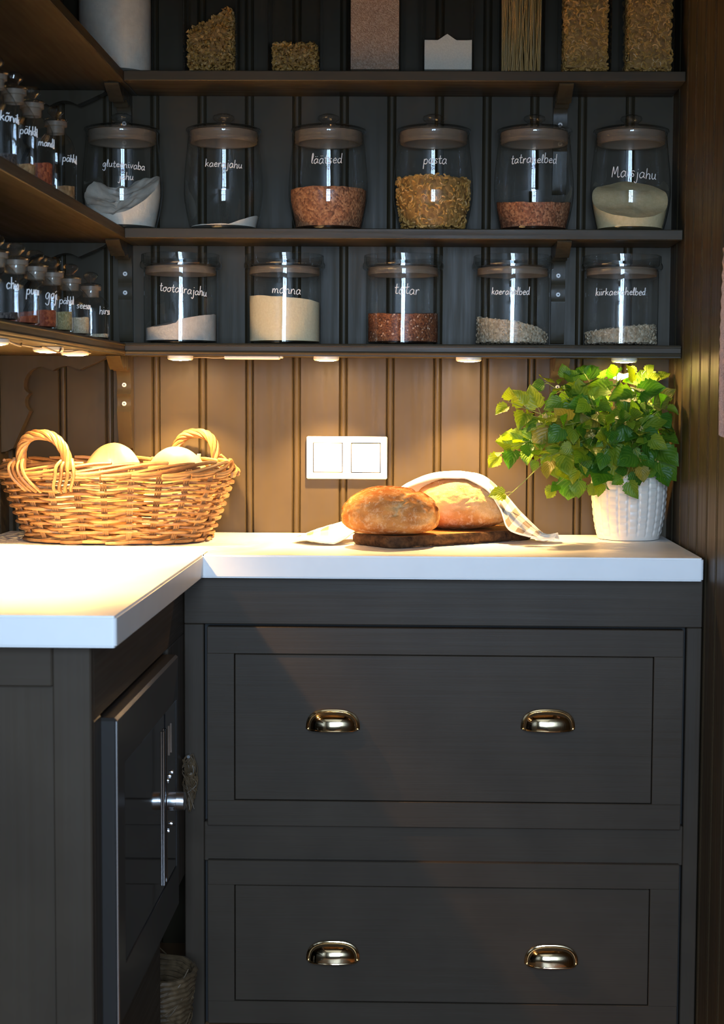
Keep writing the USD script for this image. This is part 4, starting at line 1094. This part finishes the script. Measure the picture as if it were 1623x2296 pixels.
hem = S[:, 0] + nrm[:, 0] * 0.0006
part('hem', tube(hem, 0.0017, 6), plain('linen_hem', (0.80, 0.77, 0.71), 0.85), to)

# ---------------------------------------------------------------- potted lemon balm
PX, PY = 0.5430, -0.0900
pl = thing('potted_herb', 'bushy green lemon balm in a white pot with woven relief', 'plant', (PX, PY, ZC + 0.0003))
pr = smooth_line([(0.0625, 0.001), (0.0650, 0.010), (0.0715, 0.045), (0.0755, 0.085), (0.0765, 0.115), (0.0762, 0.134)], 70)
NT = 264
th = np.arange(NT) * 2 * np.pi / NT
col = np.floor(th / (2 * np.pi) * 22)
fc = (th / (2 * np.pi) * 22) % 1
rows = []
for r0, z0 in pr:
    ph = (z0 / 0.0150 + 0.5 * (col % 2)) % 1
    bump = np.clip(4 * np.minimum(ph, 1 - ph), 0, 1) ** .6 * np.clip(6 * np.minimum(fc, 1 - fc), 0, 1) ** .7
    fade = np.clip((z0 - 0.006) / 0.008, 0, 1) * np.clip((0.131 - z0) / 0.004, 0, 1)
    rr = r0 + 0.0024 * bump * fade - 0.0010 * fade
    rows.append(np.stack([rr * np.cos(th), rr * np.sin(th), np.full(NT, z0)], 1))
for r0, z0 in ((0.0745, 0.1350), (0.0720, 0.1338), (0.0715, 0.1200), (0.0660, 0.1180)):
    rows.append(np.stack([r0 * np.cos(th), r0 * np.sin(th), np.full(NT, z0)], 1))
rows.insert(0, np.stack([0.058 * np.cos(th), 0.058 * np.sin(th), np.full(NT, 0.0)], 1))
rows.insert(0, np.zeros((NT, 3)))
RW = np.array(rows); RW = np.concatenate([RW, RW[:, :1]], 1)
pm = grid_mesh(RW); pm.merge_vertices(); pm.update_faces(pm.nondegenerate_faces()); pm.fix_normals()
part('pot', pm, CERAMIC, pl, smooth=50)
part('soil', lathe([(0, 0.108), (0.0708, 0.108), (0.0708, 0.1165), (0.04, 0.1210), (0, 0.1225)], 36), SOIL, pl)

TARGETS = [(0.287, -0.2, 1.171), (0.296, -0.22, 1.088), (0.264, -0.2, 1.071), (0.357, -0.15, 1.221), (0.396, -0.172, 1.228), (0.447, -0.1, 1.238), (0.504, -0.15, 1.235), (0.562, -0.12, 1.238), (0.600, -0.1, 1.214), (0.612, -0.13, 1.123), (0.600, -0.18, 1.173), (0.610, -0.11, 1.078), (0.584, -0.18, 1.044),
           (0.519, -0.2, 1.022), (0.471, -0.2, 1.013), (0.422, -0.2, 1.03), (0.378, -0.2, 1.012), (0.39, -0.25, 1.133), (0.45, -0.25, 1.176), (0.51, -0.26, 1.151), (0.556, -0.24, 1.107), (0.466, -0.27, 1.09), (0.417, -0.24, 1.089), (0.348, -0.22, 1.123), (0.323, -0.2, 1.149), (0.534, -0.2, 1.203), (0.482, -0.28, 1.125),
           (0.435, -0.24, 1.054), (0.564, -0.18, 1.177), (0.366, -0.23, 1.071), (0.402, -0.2, 1.185), (0.538, -0.25, 1.064), (0.342, -0.2, 1.07), (0.294, -0.2, 0.994)]
lr = np.random.RandomState(21)


def leaf_mesh(L, Wd, fold, curl):
    """A toothed heart-shaped blade in its own frame: base at the origin, tip along +x, face along +z; returns mesh and uv."""
    NL, NC = 11, 3
    t = np.linspace(0, 1, NL)
    half = Wd * (np.sin(np.pi * np.clip(t * 0.96 + 0.04, 0, 1) ** 0.62)) ** 0.8
    half[0] = Wd * 0.28
    V, UV = [], []
    for i, s in enumerate(t):
        for c in range(-NC, NC + 1):
            f = c / NC
            w = half[i] * f
            x = s * L
            if abs(c) == NC:
                w *= 1.0 + (0.16 if i % 2 else -0.05) * (0 < i < NL - 1); x += (0.05 * L if i % 2 == 0 else 0)
                if i == 0:
                    x -= 0.12 * L
            z = fold * abs(w) - curl * (s ** 2) * L + 0.035 * L * math.sin(abs(f) * 2.2 + s * 9) * abs(f)
            V.append((x, w, z)); UV.append((f * 0.7, s))
    P = np.array(V).reshape(NL, 2 * NC + 1, 3)
    return grid_mesh(P), np.array(UV)


def frame_from(xd, nd):
    xd = xd / np.linalg.norm(xd)
    nd = nd - xd * nd.dot(xd)
    nd /= np.linalg.norm(nd) + 1e-9
    yd = np.cross(nd, xd)
    return np.stack([xd, yd, nd], 1)


LOC = np.array([PX, PY, ZC + 0.0003])
nleaf = 0


def add_leaf(base, direction, size):
    global nleaf
    lm, luv = leaf_mesh(size, size * lr.uniform(.44, .54), lr.uniform(.1, .45), lr.uniform(.05, .45))
    out = base - np.array([0.50, -0.10, 1.08]); out /= np.linalg.norm(out) + 1e-6
    nd = out * 0.5 + np.array([0, -0.75, 0.55]) + lr.normal(size=3) * 0.45
    M = frame_from(direction, nd)
    v = np.array(lm.vertices) @ M.T + base
    if v[:, 1].max() > -0.012:
        v[:, 1] -= v[:, 1].max() + 0.012
    if abs(v[:, 0].mean() - 0.3985) < 0.055 and v[:, 2].max() > 1.06:
        lim = -0.158 if v[:, 2].max() > 1.215 else -0.052
        v[:, 1] -= max(v[:, 1].max() - lim, 0)
    if v[:, 0].max() > 0.628:
        v[:, 0] -= v[:, 0].max() - 0.628
    if v[:, 2].max() > 1.2520:
        v[:, 2] -= v[:, 2].max() - 1.2520
    lm.vertices = v - LOC
    dry = lr.uniform()
    mt = LEAVES[3] if dry > .93 else LEAVES[2] if (dry > .70 or (v[:, 0].mean() < .33 and dry > .45)) else LEAVES[1] if dry < .30 else LEAVES[0]
    part('leaf', lm, mt, pl, smooth=True, uv=luv)
    nleaf += 1


for k, T_ in enumerate(TARGETS):
    T_ = np.array(T_) + lr.normal(size=3) * 0.004
    a = lr.uniform(0, 6.28)
    b0 = np.array([PX + 0.045 * math.cos(a), PY + 0.045 * math.sin(a), ZC + 0.118])
    away = T_ - b0
    mid = b0 + away * 0.5 + np.array([0, -0.01, 0.055 if T_[2] < 1.15 else 0.03])
    if T_[2] < 1.06:
        mid = b0 + away * 0.45 + np.array([0, -0.02, 0.075])
    c = smooth_line([b0, mid, T_], 26)
    c[:, 2] = np.minimum(c[:, 2], 1.248); c[:, 1] = np.minimum(c[:, 1], -0.014); c[:, 0] = np.minimum(c[:, 0], 0.624)
    part('stem', tube(c - LOC, np.linspace(0.0017, 0.0008, 26), 6), STEM, pl)
    tg = np.gradient(c, axis=0)
    thin = k == len(TARGETS) - 1
    for q in ((0.55, 0.72, 0.86, 0.98) if not thin else (0.97,)):
        i = int(q * 25)
        d = tg[i] / np.linalg.norm(tg[i])
        sd = np.cross(d, lr.normal(size=3)); sd /= np.linalg.norm(sd)
        for s in ((1, -1) if not thin else (1,)):
            if nleaf >= 296:
                continue
            size = lr.uniform(0.027, 0.052) * (1.0 if q < .9 else 0.72)
            dr = d * (0.55 if q < .95 else 0.9) + sd * s * 0.9 + np.array([0, -0.25, -0.25])
            pe = c[i] + dr / np.linalg.norm(dr) * lr.uniform(.008, .016)
            pe[2] = min(pe[2], 1.247)
            if s == 1 or q < 0.9:
                part('petiole', tube(np.array([c[i], (c[i] + pe) / 2 + [0, 0, 0.0015], pe]) - LOC, 0.0006, 5), STEM, pl)
            add_leaf(pe, dr, size)
    if 3 <= k < 30 and k % 2 == 0:
        pos = c[int(lr.uniform(.6, .92) * 25)] + np.array([0, -0.006, 0.004])
        fl_ = []
        for _ in range(16):
            s_ = trimesh.creation.icosphere(0, lr.uniform(0.0012, 0.0022)); s_.vertices *= [0.8, 0.8, 1.5]
            s_.apply_translation(pos + lr.normal(size=3) * [0.004, 0.004, 0.0035] - LOC); fl_.append(s_)
        part('seed_head', cat(fl_), BLOOM, pl, kind='stuff')

# ---------------------------------------------------------------- towel on the right wall, straw things by the left cabinet
ht = thing('hanging_towel', 'pinkish beige terry towel hanging on the right wall at the picture edge', 'towel', (XR - 0.0015, -0.76, 1.12))
v, f = [], []
nu, nv = 40, 30
T1 = np.zeros((nu, nv, 3)); T2 = np.zeros((nu, nv, 3))
for i in range(nu):
    for j in range(nv):
        u, w = i / (nu - 1), j / (nv - 1)
        y = (0.5 - u) * 0.150
        fold = 0.006 * math.sin(u * 14 + 1.2 * math.sin(w * 3)) * (0.4 + 0.6 * (1 - w))
        T1[i, j] = (-0.017 - fold * 0.8 - 0.0012 * math.sin(w * 90), y, w * 0.31 + 0.002 * math.sin(u * 20))
        T2[i, j] = (-0.004, y, w * 0.31 + 0.002 * math.sin(u * 20))
a_, b_ = grid_mesh(T1), grid_mesh(T2)
b_.invert()
r1, r2 = ring(T1), ring(T2)
tt = cat([a_, b_, grid_mesh(np.stack([np.vstack([r1, r1[:1]]), np.vstack([r2, r2[:1]])], 0))])
part('cloth', tt, TERRY, ht, smooth=50)
part('hook', tube(smooth_line([(-0.001, 0, 0.315), (-0.020, 0, 0.312), (-0.028, 0, 0.30), (-0.026, 0, 0.288), (-0.018, 0, 0.284)], 16), 0.0025, 8), CHROME, ht)

rb_ = thing('raffia_bundle', 'tangled dry raffia bunch hanging in the corner beside the upper drawer', 'raffia', (-0.3080, -0.4790, 0.425))
ms, rr = [], np.random.RandomState(5)
for k in range(34):
    p = [(rr.normal(0, .005), rr.normal(0, .002), 0.092 + rr.uniform(-.01, .006)), (rr.normal(0, .008), -0.004 + rr.normal(0, .003), 0.070), (rr.normal(0, .007), rr.normal(0, .003), 0.045), (rr.normal(0.002, .005), rr.normal(0, .003), rr.uniform(-0.01, 0.03))]
    ms.append(tube(smooth_line(p, 14), rr.uniform(.0007, .0014), 5))
part('strands', cat(ms), STRAW, rb_, kind='stuff')
part('knot', moved(lathe([(0, -0.006), (0.0075, -0.004), (0.009, 0.0), (0.0075, 0.004), (0, 0.006)], 14), [0.002, -0.002, 0.062]), STRAW, rb_)
part('loop', tube(smooth_line([(-0.004, 0.0, 0.060), (-0.011, -0.003, 0.085), (-0.002, -0.002, 0.096), (0.007, -0.003, 0.084), (0.003, 0.0, 0.060)], 22), 0.0018, 6), STRAW, rb_)
part('nail', rot(lathe([(0, 0), (0.0014, 0), (0.0014, 0.022), (0.003, 0.022), (0.003, 0.0235), (0, 0.0235)], 10), [1, 0, 0], math.pi / 2).apply_translation([-0.002, 0.0195, 0.094]), STEEL, rb_)

sbk = thing('straw_basket', 'coarse straw basket standing low in the open niche of the left cabinet', 'basket', (-0.3620, -0.5900, 0.0305))
for k in range(13):
    z = 0.006 + k * 0.0098
    R_ = 0.060 + 0.0014 * k
    u = np.linspace(0, 2 * np.pi, 50)
    ro = R_ + 0.0012 * np.sin(u * 17 + k)
    part('coil', tube(np.stack([ro * np.cos(u), ro * np.sin(u), z + 0.0010 * np.sin(u * 9 + k)], 1), 0.0056, 7), STRAW, sbk)
part('bottom', lathe([(0, 0), (0.06, 0), (0.06, 0.005), (0, 0.005)], 30), STRAW, sbk)
ms = []
for k in range(70):
    a = rr.uniform(0, 6.28); z = rr.uniform(0.01, .125)
    p0 = np.array([(0.064 + z * .1) * math.cos(a), (0.064 + z * .1) * math.sin(a), z]); d = np.array([math.cos(a), math.sin(a), 0])
    tn = np.array([-d[1], d[0], rr.normal(0, .8)])
    ms.append(tube(smooth_line([p0 - tn * .012, p0 + d * .004, p0 + tn * .010 + d * .003, p0 + tn * .022 + d * .001], 8), 0.0011, 5))
part('loose_straw', cat(ms), STRAW, sbk, kind='stuff')
